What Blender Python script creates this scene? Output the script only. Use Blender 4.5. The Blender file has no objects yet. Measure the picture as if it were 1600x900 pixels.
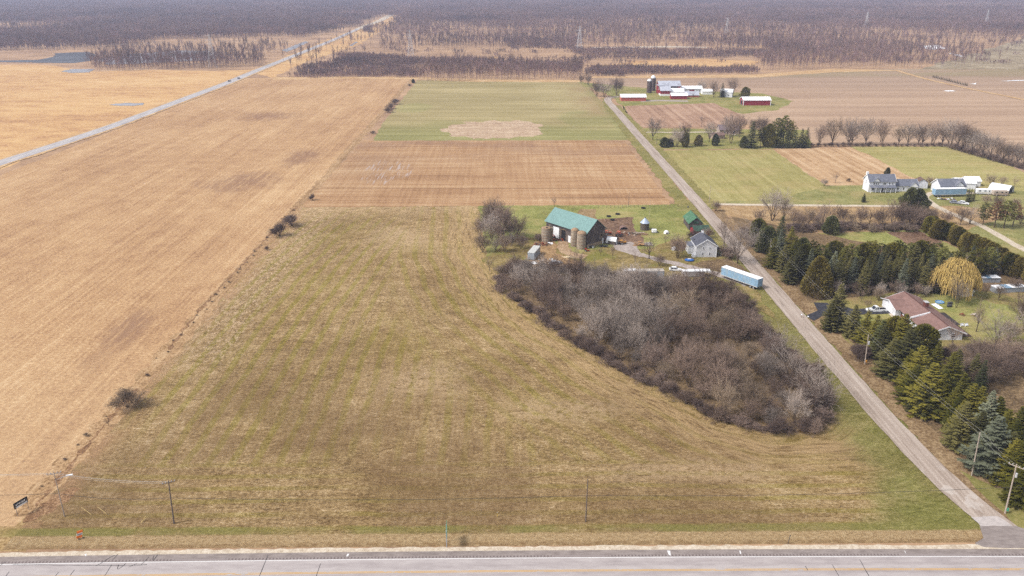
import bpy, math, random
from mathutils import Vector, Matrix
R = random.Random(7)
PI = math.pi
sc = bpy.context.scene
COL = sc.collection
# ------------------------------------------------------------------ camera model
F, H = 1244.0, 96.0
TH = math.atan(485 / F); PS = math.atan(15 / math.hypot(F, 485))
SP, CP, ST, CT = math.sin(PS), math.cos(PS), math.sin(TH), math.cos(TH)
def g(px, py, z=0.0):
    """ground point (height z) seen at a photo position (1600 x 900)"""
    a, b = px - 800, 450 - py
    d = (SP*CT*F + CP*a + SP*ST*b, CP*CT*F - SP*a + CP*ST*b, -ST*F + CT*b)
    t = (z - H) / d[2]
    return (d[0]*t, d[1]*t)
def hh(px, pb, pt):
    x, y = g(px, pb); D = x*SP + y*CP
    return H - D*math.tan(TH + math.atan((pt - 450) / F))
def pix(x, y, z=0.0):
    v = (x, y, z - H)
    f = v[0]*SP*CT + v[1]*CP*CT - v[2]*ST; r = v[0]*CP - v[1]*SP; u = v[0]*SP*ST + v[1]*CP*ST + v[2]*CT
    return (800 + F*r/f, 450 - F*u/f) if f > 1 else (-9e9, -9e9)
def inpoly(x, y, P):
    c = False; j = len(P) - 1
    for i in range(len(P)):
        xi, yi = P[i][0], P[i][1]; xj, yj = P[j][0], P[j][1]
        if (yi > y) != (yj > y) and x < (xj - xi)*(y - yi)/(yj - yi) + xi: c = not c
        j = i
    return c

# ------------------------------------------------------------------ materials
K = 1.62                                  # display value of a surface of albedo 1 under this sky
def lin(c):
    c /= 255.0
    return c/12.92 if c <= .04045 else ((c + .055)/1.055)**2.4
def A(r, gg, b, k=None):
    k = k or K
    return (min(.85, lin(r)/k), min(.85, lin(gg)/k), min(.85, lin(b)/k), 1)
class N:
    def __init__(s, name, rough=.95, spec=.15):
        s.m = bpy.data.materials.new(name); s.m.use_nodes = True
        s.t = s.m.node_tree; s.n = s.t.nodes; s.l = s.t.links
        s.b = s.n['Principled BSDF']; s.b.inputs['Roughness'].default_value = rough
        s.b.inputs['Specular IOR Level'].default_value = spec
        gi = s.n.new('ShaderNodeNewGeometry'); s.pos = gi.outputs['Position']
        sx = s.n.new('ShaderNodeSeparateXYZ'); s.l.new(s.pos, sx.inputs[0]); s.X, s.Y, s.Z = sx.outputs
    def put(s, sock, v):
        if hasattr(v, 'is_linked') or hasattr(v, 'links'): s.l.new(v, sock)
        else: sock.default_value = v
    def m2(s, op, a, b=0.0, c=0.0, clamp=False):
        n = s.n.new('ShaderNodeMath'); n.operation = op; n.use_clamp = clamp
        s.put(n.inputs[0], a); s.put(n.inputs[1], b); s.put(n.inputs[2], c); return n.outputs[0]
    def add(s, a, b): return s.m2('ADD', a, b)
    def mul(s, a, b): return s.m2('MULTIPLY', a, b)
    def noise(s, scale, d=3, r=.55, sc=(1, 1, 1), off=0, vec=None):
        mp = s.n.new('ShaderNodeVectorMath'); mp.operation = 'MULTIPLY_ADD'
        s.l.new(vec or s.pos, mp.inputs[0]); mp.inputs[1].default_value = sc; mp.inputs[2].default_value = (off, off*1.7, 0)
        n = s.n.new('ShaderNodeTexNoise'); s.l.new(mp.outputs[0], n.inputs['Vector'])
        n.inputs['Scale'].default_value = scale; n.inputs['Detail'].default_value = d; n.inputs['Roughness'].default_value = r
        return n.outputs['Fac']
    def ramp(s, f, stops):
        n = s.n.new('ShaderNodeValToRGB'); s.l.new(f, n.inputs[0]); e = n.color_ramp.elements
        while len(e) < len(stops): e.new(.5)
        for i, (p, c) in enumerate(stops): e[i].position = p; e[i].color = c
        return n.outputs[0]
    def mix(s, f, a, b):
        n = s.n.new('ShaderNodeMix'); n.data_type = 'RGBA'
        s.put(n.inputs[0], f); s.put(n.inputs[6], a); s.put(n.inputs[7], b); return n.outputs[2]
    def sm(s, v, a, b):
        """smooth step from 0 at a to 1 at b"""
        n = s.n.new('ShaderNodeMapRange'); n.interpolation_type = 'SMOOTHSTEP'
        s.put(n.inputs[0], v); n.inputs[1].default_value = min(a, b); n.inputs[2].default_value = max(a, b)
        n.inputs[3].default_value = 0 if a < b else 1; n.inputs[4].default_value = 1 if a < b else 0
        return n.outputs[0]
    def con(s, f, k): return s.m2('MULTIPLY_ADD', f, k, .5 - .5*k)
    def attr(s, name):
        n = s.n.new('ShaderNodeAttribute'); n.attribute_name = name; return n.outputs['Fac']
    def band(s, v, a, b, w): return s.mul(s.sm(v, a - w, a + w), s.sm(v, b + w, b - w))
    def ell(s, cx, cy, rx, ry, jag=.5, off=3.3, lo=.75, hi=1.15, scale=.06):
        dx = s.mul(s.add(s.X, -cx), 1/rx); dy = s.mul(s.add(s.Y, -cy), 1/ry)
        d = s.m2('SQRT', s.add(s.mul(dx, dx), s.mul(dy, dy)))
        d = s.add(d, s.mul(s.add(s.noise(scale, 4, .65, off=off), -.5), jag*2))
        return s.sm(d, hi, lo)
    def out(s, col, bump=None, bs=.3, bd=.2):
        s.put(s.b.inputs['Base Color'], col)
        if bump is not None:
            n = s.n.new('ShaderNodeBump'); n.inputs['Strength'].default_value = bs; n.inputs['Distance'].default_value = bd
            s.l.new(bump, n.inputs['Height']); s.l.new(n.outputs[0], s.b.inputs['Normal'])
        return s.m
def ground(name, cols, fine=1.6, big=.04, wf=.55, rows=None, rowf=.8, rw=.25, lo=.36, hi=.64, layers=(), off=0, bs=.5, midf=None):
    """patchy dry ground: dark / mid / light mix at two scales, optional rows running 'x' or 'y'"""
    s = N(name, 1.0, .05)
    f1 = s.noise(fine, 5, .7, off=off); f2 = s.noise(big, 5, .6, off=off + 9)
    f3 = s.noise(midf or math.sqrt(fine*big), 4, .6, off=off + 4)
    wb = (1 - wf)
    f = s.add(s.mul(f1, wf), s.add(s.mul(f2, wb*.5), s.mul(f3, wb*.5)))
    if rows:
        r = s.noise(rowf, 3, .6, (1, .015, 1) if rows == 'y' else (.015, 1, 1), off=off)
        f = s.add(s.mul(f, 1 - rw), s.mul(r, rw))
    f = s.con(f, 1.45)
    c = s.ramp(f, [(lo, cols[0]), (.5*(lo + hi), cols[1]), (hi, cols[2])])
    for fn in layers:
        m, col = fn(s); c = s.mix(m, c, col)
    return s.out(c, f1, bs, .25)
def plain(name, col, rough=.7, var=.12, scale=2.0, spec=.3, metal=0, dirt=None):
    s = N(name, rough, spec); s.b.inputs['Metallic'].default_value = metal
    f = s.noise(scale, 4, .6)
    a = tuple(x*(1 - var) for x in col[:3]) + (1,); b = tuple(min(.9, x*(1 + var)) for x in col[:3]) + (1,)
    c = s.ramp(f, [(.35, a), (.65, b)])
    if dirt: c = s.mix(s.sm(s.noise(scale*.35, 5, .7, off=5), .52, .66), c, dirt)
    return s.out(c)
def siding(name, col, pitch=.25, axis='z', dark=.8, rough=.7, dirt=None):
    """boards or corrugation as bands on the surface"""
    s = N(name, rough, .2)
    tc = s.n.new('ShaderNodeTexCoord'); sx = s.n.new('ShaderNodeSeparateXYZ'); s.l.new(tc.outputs['Object'], sx.inputs[0])
    v = sx.outputs[2] if axis == 'z' else s.add(sx.outputs[0], sx.outputs[1])
    w = s.m2('FRACT', s.mul(v, 1/pitch))
    line = s.sm(w, .22, .05)
    nz = s.noise(1.3, 4, .6, sc=(1, 1, .25))
    c = s.ramp(nz, [(.35, tuple(x*.86 for x in col[:3]) + (1,)), (.65, tuple(min(.9, x*1.1) for x in col[:3]) + (1,))])
    if dirt: c = s.mix(s.sm(s.noise(.9, 5, .7, sc=(1, 1, .3), off=5), .5, .64), c, dirt)
    c = s.mix(s.mul(line, 1 - dark), c, (0.01, .01, .01, 1))
    return s.out(c, w, .25, .02)
def veg(name, dark, light, spread=.35, rough=.8):
    s = N(name, rough, .1)
    oi = s.n.new('ShaderNodeObjectInfo')
    f = s.add(s.mul(s.noise(.6, 3, .6), .45), s.mul(oi.outputs['Random'], .55))
    d = tuple(x*.8 for x in dark[:3]) + (1,)
    return s.out(s.ramp(f, [(.22, d), (.78, light)]))

# ------------------------------------------------------------------ mesh helpers
class MB:
    def __init__(s): s.v = []; s.f = []
    def quad(s, a, b, c, d):
        i = len(s.v); s.v += [a, b, c, d]; s.f.append((i, i+1, i+2, i+3))
    def tri(s, a, b, c):
        i = len(s.v); s.v += [a, b, c]; s.f.append((i, i+1, i+2))
    def box(s, cx, cy, cz, sx, sy, sz, rz=0.0, ry=0.0, bev=0.0):
        M = Matrix.Translation((cx, cy, cz)) @ Matrix.Rotation(rz, 4, 'Z') @ Matrix.Rotation(ry, 4, 'Y')
        i = len(s.v)
        if bev <= 0:
            for z in (-.5, .5):
                for x, y in ((-.5, -.5), (.5, -.5), (.5, .5), (-.5, .5)): s.v.append(tuple(M @ Vector((x*sx, y*sy, z*sz))))
            s.f += [(i+3, i+2, i+1, i), (i+4, i+5, i+6, i+7)] + [(i+k, i+(k+1) % 4, i+4+(k+1) % 4, i+4+k) for k in range(4)]
        else:
            for z, e in ((-.5*sz, bev), (-.5*sz + bev, 0), (.5*sz - bev, 0), (.5*sz, bev)):
                X, Y = sx/2 - e, sy/2 - e
                for x, y in ((-X + bev, -Y), (X - bev, -Y), (X, -Y + bev), (X, Y - bev), (X - bev, Y), (-X + bev, Y), (-X, Y - bev), (-X, -Y + bev)):
                    s.v.append(tuple(M @ Vector((x, y, z))))
            s.f.append(tuple(i + 7 - k for k in range(8))); s.f.append(tuple(i + 24 + k for k in range(8)))
            for r in range(3):
                for k in range(8): s.f.append((i + r*8 + k, i + r*8 + (k+1) % 8, i + r*8 + 8 + (k+1) % 8, i + r*8 + 8 + k))
        return s
    def tube(s, p, q, r0, r1=None, n=8, cap=True):
        p, q = Vector(p), Vector(q); r1 = r0 if r1 is None else r1
        d = q - p
        if d.length < 1e-6: return s
        d.normalize(); a = d.orthogonal().normalized(); b = d.cross(a); i = len(s.v)
        for c, r in ((p, r0), (q, r1)):
            for k in range(n):
                t = 2*PI*k/n; s.v.append(tuple(c + a*(r*math.cos(t)) + b*(r*math.sin(t))))
        for k in range(n): s.f.append((i+k, i+(k+1) % n, i+n+(k+1) % n, i+n+k))
        if cap: s.f.append(tuple(i+n-1-k for k in range(n))); s.f.append(tuple(i+n+k for k in range(n)))
        return s
    def lathe(s, cx, cy, prof, n=20):
        i = len(s.v)
        for r, z in prof:
            for k in range(n):
                t = 2*PI*k/n; s.v.append((cx + r*math.cos(t), cy + r*math.sin(t), z))
        for j in range(len(prof) - 1):
            for k in range(n): s.f.append((i+j*n+k, i+j*n+(k+1) % n, i+(j+1)*n+(k+1) % n, i+(j+1)*n+k))
        s.f.append(tuple(i + n - 1 - k for k in range(n))); s.f.append(tuple(i + (len(prof)-1)*n + k for k in range(n)))
        return s
    def prism(s, prof, y0, y1):
        """profile in x-z extruded along y"""
        n = len(prof); i = len(s.v)
        for y in (y0, y1):
            for x, z in prof: s.v.append((x, y, z))
        s.f.append(tuple(i+k for k in range(n))); s.f.append(tuple(i+n+n-1-k for k in range(n)))
        for k in range(n): s.f.append((i+(k+1) % n, i+k, i+n+k, i+n+(k+1) % n))
        return s
    def mesh(s, name, mat=None, smooth=False):
        me = bpy.data.meshes.new(name); me.from_pydata([tuple(v) for v in s.v], [], s.f)
        if mat: me.materials.append(mat)
        if smooth: me.polygons.foreach_set('use_smooth', [True]*len(me.polygons))
        me.update(); return me
    def build(s, name, mat, parent=None, smooth=False):
        return link(name, s.mesh(name, mat, smooth), parent)
def link(name, data, parent=None):
    o = bpy.data.objects.new(name, data); COL.objects.link(o)
    if parent: o.parent = parent
    return o
def tag(o, label=None, cat=None, group=None, kind=None):
    if label: o['label'] = label
    if cat: o['category'] = cat
    if group: o['group'] = group
    if kind: o['kind'] = kind
    return o
def thing(name, label, cat, x, y, rz=0.0, group=None, z=0.0):
    o = link(name, None); o.location = (x, y, z); o.rotation_euler = (0, 0, rz)
    return tag(o, label, cat, group)

# ------------------------------------------------------------------ ground sheets
ZL = [0.0]
def zl(): ZL[0] += .003; return ZL[0]
def jagged(P, step, amp, rr):
    out = []
    n = len(P)
    for i in range(n):
        a, b = Vector(P[i][:2]), Vector(P[(i+1) % n][:2]); L = (b - a).length
        k = max(1, min(160, int(L/step))); nrm = Vector((-(b-a).y, (b-a).x)).normalized() if L > 0 else Vector((0, 0))
        ph = rr.random()*10
        for j in range(k):
            t = j/k; p = a.lerp(b, t)
            w = math.sin(t*L/step*.9 + ph)*.45 + rr.uniform(-1, 1)*.55
            out.append(p + nrm*(amp*w*(1 if j else 0)))
    return out
def sheet(name, P, mat, z=None, world=False, step=2.5, amp=.6):
    W = [p if world else g(*p) for p in P]
    rr = random.Random(len(name)*31 + int(abs(W[0][0])*7) % 1000)
    J = jagged(W, step, amp, rr) if amp else [Vector(p) for p in W]
    z = zl() if z is None else z
    area = sum(J[i].x*J[(i+1) % len(J)].y - J[(i+1) % len(J)].x*J[i].y for i in range(len(J)))
    if area < 0: J.reverse()
    me = bpy.data.meshes.new(name); me.from_pydata([(p.x, p.y, z) for p in J], [], [tuple(range(len(J)))])
    me.materials.append(mat); me.update()
    return tag(link(name, me), kind='structure')
def strip(name, P, w, mat, world=False, z=None, jag=0.0, w1=None, step=4.0):
    """a road or track: ribbon of width w along a polyline"""
    W = [Vector(p if world else g(*p)) for p in P]; rr = random.Random(len(P) + int(w*10))
    Q = []
    for i in range(len(W) - 1):
        k = max(1, min(120, int((W[i+1] - W[i]).length/step)))
        Q += [W[i].lerp(W[i+1], j/k) for j in range(k)]
    Q.append(W[-1])
    for _ in range(3):                                        # round the bends
        Q = [Q[0]] + [(Q[i-1] + Q[i]*2 + Q[i+1])/4 for i in range(1, len(Q)-1)] + [Q[-1]]
    z = zl() if z is None else z; m = MB(); n = len(Q)
    for i, p in enumerate(Q):
        t = (Q[min(n-1, i+1)] - Q[max(0, i-1)]).normalized(); nn = Vector((-t.y, t.x)); ww = w if w1 is None else w + (w1 - w)*i/(n-1)
        for sgn in (1, -1):
            q = p + nn*sgn*(ww/2 + rr.uniform(-jag, jag)); m.v.append((q.x, q.y, z))
    for i in range(n - 1): m.f.append((2*i, 2*i+1, 2*i+3, 2*i+2))
    return tag(m.build(name, mat), kind='structure')

STRAW, GOLD = A(214, 186, 150), A(222, 184, 130)
def gold_mat():
    s = N('dry marsh grass', 1, .05)
    f = s.add(s.mul(s.noise(.5, 5, .75), .4), s.add(s.mul(s.noise(.05, 5, .7, (1, 1.6, 1), off=3), .35), s.mul(s.noise(.008, 4, .6, (.6, 1.5, 1), off=7), .25)))
    c = s.ramp(f, [(.36, A(150, 112, 84)), (.44, A(204, 158, 112)), (.52, A(228, 186, 130)), (.64, A(240, 208, 160))])
    return s.out(c, f, .4, .3)
def base_mat():
    s = N('scrub floor', 1, .05)
    f = s.add(s.mul(s.noise(.3, 5, .75), .35), s.add(s.mul(s.noise(.03, 5, .7, (.7, 1.5, 1), off=3), .35), s.mul(s.noise(.006, 4, .6, (.6, 1.5, 1), off=7), .3)))
    c = s.ramp(f, [(.34, A(120, 96, 80)), (.46, A(178, 144, 114)), (.56, A(208, 172, 136)), (.68, A(226, 196, 158))])
    return s.out(c)
M_base, M_gold = base_mat(), gold_mat()
sheet('ground', [(-4700, -900), (4700, -900), (4700, 5600), (-4700, 5600)], M_base, z=0, world=True, amp=0)
sheet('marsh_grass', [(-700, 268), (0, 265), (410, 108), (330, 111), (240, 109), (150, 112), (60, 100), (0, 101), (-120, 97), (-500, 97), (-900, 100)], M_gold, step=8, amp=3)
sheet('verge_grass', [(390, 112), (590, 30), (640, 8), (668, 2), (680, 4), (630, 28), (560, 70), (470, 100), (425, 122)], M_gold, step=10, amp=4)

# --- the harvested field on the left
M_ditch = ground('ditch grass', (A(136, 108, 72), A(186, 156, 110), A(220, 192, 148)), 1.6, .1, .6, off=45,
    layers=[lambda s: (s.mul(s.mul(s.band(s.Y, 121.0, 123.3, .5), s.sm(s.noise(.06, 3, .6, off=62), .3, .6)), .7), A(146, 138, 78))])
def left_field():
    s = N('corn stubble', 1, .05)
    f1 = s.noise(1.1, 5, .75); rows = s.noise(.75, 2, .6, (1, .012, 1)); wide = s.noise(.12, 3, .6, (1, .05, 1), off=5)
    big = s.noise(.012, 5, .6, (1.4, .8, 1), off=2); mid = s.noise(.12, 4, .65, off=8)
    f = s.add(s.mul(f1, .44), s.add(s.mul(rows, .16), s.add(s.mul(wide, .08), s.add(s.mul(big, .18), s.mul(mid, .14)))))
    f = s.con(f, 1.5)
    c = s.ramp(f, [(.34, A(150, 112, 84)), (.46, A(194, 154, 114)), (.55, A(214, 176, 132)), (.66, A(238, 206, 164))])
    near = s.sm(s.Y, 230, 120)
    c = s.mix(s.mul(near, .3), c, A(216, 186, 148))
    for (cx, cy, rx, ry, o) in ((-133, 395, 20, 26, 1.2), (-110, 213, 6, 24, 2.7), (-115, 455, 12, 30, 4.4), (-175, 600, 26, 24, 6.1)):
        c = s.mix(s.mul(s.mul(s.ell(cx, cy, rx, ry, .9, o, .3, 1.2), s.sm(s.noise(.5, 4, .7, (1, .12, 1), off=o), .32, .55)), .75), c, A(158, 122, 98))
    return s.out(c, f1, .6, .3)
sheet('ditch_grass', [(-320, 117), (-86, 117), (-86, 128), (-320, 128)], M_ditch, world=True, step=2, amp=.3)
sheet('harvested_field', [(-262, 124), (-92, 124), (-91, 132), (-92, 825), (-94, 842), (-262, 842)], left_field(), world=True, step=3, amp=.8)

# --- main field: rows straight up the field, bending round the thicket, headland rows along the highway
THICK = [g(*p) for p in [(742, 322), (748, 395), (775, 440), (808, 480), (850, 512), (905, 545), (960, 583), (1050, 625), (1120, 664), (1200, 688), (1310, 684), (1345, 650)]]
def dist_poly(x, y):
    best = 1e9
    for i in range(len(THICK) - 1):
        ax, ay = THICK[i]; bx, by = THICK[i+1]; dx, dy = bx-ax, by-ay
        t = max(0, min(1, ((x-ax)*dx + (y-ay)*dy)/(dx*dx + dy*dy)))
        best = min(best, math.hypot(x-ax-dx*t, y-ay-dy*t))
    return best
def main_field():
    nx, ny = 121, 144; x0, x1, y0, y1 = -90.5, 93, 117.5, 351
    m = MB(); rd = []; rx = []; wt = []
    for j in range(ny):
        for i in range(nx):
            x = x0 + (x1-x0)*i/(nx-1); y = y0 + (y1-y0)*j/(ny-1)
            m.v.append((x, y, 0))
            d = dist_poly(x, y); rd.append(d); u = max(0, y - 195)
            rx.append(x - .00052*u*u*(1 if u < 120 else 1) - .01*u)
            wt.append(max(0, min(1, (46 - d)/16)) if x > -40 else 0)
    for j in range(ny-1):
        for i in range(nx-1): a = j*nx + i; m.f.append((a, a+1, a+nx+1, a+nx))
    s = N('hay field', 1, .05)
    vx, vd, w = s.attr('row_across'), s.attr('row_round'), s.attr('row_blend')
    def stripes(v, per, o):
        wob = s.mul(s.add(s.noise(.05, 3, .6, off=o), -.5), 2.6)
        t = s.m2('SINE', s.mul(s.add(v, wob), 2*PI/per))
        amt = s.sm(s.noise(.022, 3, .6, (1, .6, 1), off=o + 3), .34, .52)
        return s.mul(s.sm(t, .15, .8), amt)
    st = s.add(s.mul(stripes(vx, 4.9, 1), s.m2('SUBTRACT', 1, w)), s.mul(stripes(vd, 5.6, 4), s.mul(w, .8)))
    yx = s.sm(s.Y, 141, 148)
    head = s.mul(stripes(s.Y, 4.2, 7), .7)
    st = s.add(s.mul(st, yx), s.mul(head, s.m2('SUBTRACT', 1, yx)))
    # streaks in the ground follow the rows
    cv = s.n.new('ShaderNodeCombineXYZ'); s.l.new(vx, cv.inputs[0]); s.l.new(s.mul(s.Y, .16), cv.inputs[1])
    cv2 = s.n.new('ShaderNodeCombineXYZ'); s.l.new(vd, cv2.inputs[0]); s.l.new(s.mul(s.add(s.X, s.mul(s.Y, -1)), .1), cv2.inputs[1])
    n1 = s.noise(1.0, 5, .75, vec=cv.outputs[0]); n2 = s.noise(1.1, 4, .75, vec=cv2.outputs[0])
    strk = s.add(s.mul(n1, s.m2('SUBTRACT', 1, w)), s.mul(n2, w))
    f1 = s.noise(1.35, 6, .92, (.75, 1.35, 1)); f0 = s.noise(.55, 5, .75, (.55, 1.5, 1), off=21)
    big = s.noise(.022, 5, .6, off=5); mid = s.noise(.16, 5, .65, (.7, 1.3, 1), off=8)
    f = s.add(s.mul(f1, .5), s.add(s.mul(strk, .12), s.add(s.mul(mid, .11), s.add(s.mul(big, .1), s.mul(f0, .17)))))
    f = s.con(f, 2.9)
    c = s.ramp(f, [(.27, A(96, 74, 48)), (.42, A(150, 122, 82)), (.53, A(182, 152, 106)), (.64, A(213, 183, 138)), (.78, A(246, 222, 188))])
    gr = s.ramp(f, [(.27, A(110, 96, 40)), (.5, A(158, 140, 68)), (.74, A(206, 186, 118))])
    gm = s.add(s.mul(st, .82), s.mul(s.sm(s.noise(.03, 5, .6, off=13), .48, .7), .3))
    c = s.mix(s.m2('MINIMUM', gm, .85), c, gr)
    # pale chaff flecks
    fl = s.mul(s.sm(s.noise(1.9, 3, .85, (.6, 1.7, 1), off=31), .57, .63), s.sm(s.noise(.05, 4, .6, off=17), .36, .62))
    c = s.mix(s.mul(fl, .75), c, A(226, 204, 170))
    # bare brownish stretches towards the highway, worn pale strip along the thicket
    br = s.mul(s.sm(s.Y, 225, 150), s.sm(s.noise(.028, 4, .6, off=40), .4, .6)); c = s.mix(s.mul(br, .5), c, A(134, 106, 76))
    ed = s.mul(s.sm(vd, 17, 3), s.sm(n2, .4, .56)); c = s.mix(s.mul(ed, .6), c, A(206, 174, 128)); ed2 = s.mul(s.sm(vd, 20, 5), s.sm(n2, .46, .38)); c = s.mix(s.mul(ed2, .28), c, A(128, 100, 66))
    for (cx, cy, ax_, ay_, o) in ((-22, 181, 15, 13, 3.1), (-40, 300, 16, 22, 5.3), (14, 166, 18, 8, 7.7), (40, 140, 22, 6, 9.9)):
        c = s.mix(s.mul(s.mul(s.ell(cx, cy, ax_, ay_, 1.0, o, .2, 1.2), s.sm(s.noise(.6, 4, .8, off=o), .4, .55)), .55), c, A(212, 182, 144))
    lf = s.mul(s.sm(s.X, -83, -91), s.sm(s.noise(.12, 5, .7, off=50), .35, .6)); c = s.mix(s.mul(lf, .7), c, A(200, 158, 122)); lf = s.mul(s.mul(s.band(s.X, -90, -74, 5), s.sm(s.Y, 170, 205)), s.sm(s.noise(.8, 5, .85, (1, .5, 1), off=53), .5, .58)); c = s.mix(s.mul(lf, .75), c, A(226, 196, 160)); lf = s.mul(s.sm(s.Y, 325, 350), s.sm(s.noise(.5, 5, .85, (.5, 1, 1), off=55), .46, .56)); c = s.mix(s.mul(lf, .7), c, A(222, 190, 150))
    vg = s.sm(s.add(s.add(s.X, s.add(s.mul(s.sm(s.Y, 140, 120), 8), s.mul(s.sm(s.Y, 166, 186), 24))), s.mul(s.add(s.noise(.09, 4, .7, off=70), -.5), 16)), 72, 81)
    vc = s.mix(s.sm(s.noise(.07, 4, .65, off=72), .42, .62), s.ramp(f, [(.3, A(110, 104, 52)), (.5, A(152, 142, 84)), (.7, A(190, 174, 122))]), s.ramp(f, [(.3, A(110, 108, 52)), (.5, A(146, 142, 78)), (.7, A(182, 174, 110))]))
    c = s.mix(vg, c, vc)
    # road ditch: green strip, straw bank
    gs = s.mul(s.band(s.add(s.Y, s.mul(s.add(s.noise(.12, 3, .6, off=60), -.5), 1.6)), 121.0, 123.3, .45), s.sm(s.noise(.06, 3, .6, off=62), .3, .6))
    c = s.mix(s.mul(gs, .75), c, s.ramp(f1, [(.35, A(118, 116, 54)), (.65, A(172, 164, 98))]))
    bk = s.sm(s.add(s.Y, s.mul(s.add(s.noise(.3, 3, .6, off=65), -.5), 1.2)), 121.4, 120.7)
    c = s.mix(bk, c, s.ramp(f1, [(.34, A(136, 110, 76)), (.46, A(186, 156, 114)), (.62, A(220, 194, 152))]))
    dk = s.mul(s.mul(s.band(s.Y, 117.3, 118.6, .4), s.sm(s.noise(.5, 4, .7, off=80), .35, .6)), .55); c = s.mix(dk, c, A(132, 98, 62))
    me = m.mesh('hay_field', s.out(c, f1, .9, .35))
    for nm, dat in (('row_across', rx), ('row_round', rd), ('row_blend', wt)):
        at = me.attributes.new(nm, 'FLOAT', 'POINT'); at.data.foreach_set('value', dat)
    o = link('hay_field', me); o.location.z = zl(); tag(o, kind='structure')
main_field()
# rough grass margin between the two fields
M_margin = ground('boundary margin', (A(122, 94, 66), A(188, 152, 112), A(222, 190, 150)), 1.5, .1, .6, rows='y', rw=.2)
M_scar = ground('dead weed strip', (A(108, 80, 58), A(158, 122, 90), A(204, 168, 130)), 1.8, .2, .6)
strip('field_margin', [(-92.5, 127), (-92.3, 150), (-92.5, 250), (-92, 400), (-92, 842)], 4.6, M_margin, world=True, jag=1.2, step=2.5)
strip('weed_strip', [(-91.0, 126), (-91.6, 140), (-92.2, 165), (-92.2, 178)], .9, M_scar, world=True, jag=.6, step=1.2)
strip('weed_strip', [(-93.0, 200), (-94, 222), (-94, 244), (-93.6, 300), (-93, 348)], .9, M_scar, world=True, jag=.8, step=2.0)
sheet('dead_weeds', [(-91, 125), (-89, 126), (-86.5, 131), (-85, 136), (-88, 136), (-91, 131)], M_scar, world=True, step=.8, amp=.7)

# --- second field, tan with rows across
def field_two():
    s = N('tilled stubble', 1, .05)
    f1 = s.noise(.9, 5, .75); rows = s.noise(.45, 3, .6, (.02, 1, 1)); cols = s.noise(.5, 2, .6, (1, .03, 1), off=6)
    big = s.noise(.03, 5, .6, (.5, 1.6, 1), off=2)
    f = s.add(s.mul(f1, .3), s.add(s.mul(rows, .32), s.add(s.mul(cols, .16), s.mul(big, .22))))
    f = s.con(f, 1.3)
    c = s.ramp(f, [(.34, A(146, 108, 76)), (.46, A(184, 144, 106)), (.54, A(200, 162, 122)), (.66, A(226, 196, 158))])
    c = s.mix(s.mul(s.mul(s.sm(s.Y, 425, 485), s.sm(s.noise(.04, 4, .6, (.5, 1, 1), off=11), .4, .6)), .35), c, A(150, 120, 104))
    bl = s.mul(s.ell(-62, 418, 13, 30, 1.0, 9), s.sm(s.noise(.9, 3, .6, (1, .06, 1), off=14), .54, .62)); c = s.mix(s.mul(bl, .7), c, A(214, 200, 196))
    ed = s.ell(-68, 430, 20, 44, 1.0, 19, .2, 1.3); c = s.mix(s.mul(ed, .22), c, A(158, 130, 108))
    ln = s.mul(s.band(s.add(s.Y, s.mul(s.X, .02)), 379.5, 381, .5), .5); c = s.mix(ln, c, A(120, 84, 60))
    ln = s.mul(s.mul(s.band(s.Y, 361, 363, .8), s.sm(s.X, 5, 30)), .45); c = s.mix(ln, c, A(112, 80, 60))
    return s.out(c, f1, .5, .3)
M_f2 = field_two()
sheet('tilled_field', [(-90, 347), (20, 348.5), (40, 349), (76, 349), (77, 502), (-89, 503)], M_f2, world=True, step=3, amp=1.2)
def field_three():
    s = N('winter wheat', 1, .05)
    f1 = s.noise(.6, 4, .7); rows = s.noise(.22, 3, .6, (.012, 1, 1)); big = s.noise(.015, 4, .6, (.6, 1.4, 1), off=2)
    f = s.add(s.mul(f1, .25), s.add(s.mul(rows, .4), s.mul(big, .35)))
    f = s.con(f, 1.3)
    c = s.ramp(f, [(.36, A(154, 138, 94)), (.5, A(178, 162, 114)), (.64, A(204, 186, 138))])
    gm = s.mul(s.sm(s.add(s.Y, s.mul(s.add(s.noise(.02, 4, .6, off=5), -.5), 110)), 590, 520), .95)
    gm = s.m2('MAXIMUM', gm, s.mul(s.ell(60, 585, 20, 40, .5, 21), .7)); gm = s.m2('MAXIMUM', gm, s.mul(s.ell(-70, 640, 14, 26, .5, 25), .6))
    gm = s.m2('MAXIMUM', gm, s.sm(s.X, 72, 80))
    c = s.mix(s.mul(gm, .7), c, s.ramp(f, [(.38, A(132, 134, 76)), (.62, A(172, 170, 108))]))
    br = s.mul(s.sm(s.X, 35, 70), s.mul(s.sm(s.Y, 560, 620), s.sm(s.noise(.02, 3, .6, off=35), .4, .6))); c = s.mix(s.mul(br, .5), c, A(170, 140, 104))
    return s.out(c, f1, .4, .3)
sheet('wheat_field', [(-82, 503.5), (78.5, 503.5), (84, 560), (80, 808), (-86, 822), (-85, 560)], field_three(), world=True, step=4, amp=1.0)
M_reed = ground('flattened reeds', (A(150, 116, 96), A(206, 178, 148), A(236, 214, 186)), .7, .12, .6, rows='x', rowf=.3, rw=.3)
sheet('reed_patch', [(688, 203), (700, 199), (705, 195), (722, 194), (728, 190), (748, 191), (765, 188.5), (790, 189.5), (812, 188), (830, 190.5), (848, 196), (842, 203), (847, 208), (835, 214), (812, 213), (795, 217), (770, 215), (740, 218), (722, 213), (705, 213), (702, 208)], M_reed, step=2.5, amp=3.0)
M_edge = ground('straw edge', (A(180, 140, 96), A(216, 178, 130), A(236, 206, 162)), .5, .05, .5)
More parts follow.
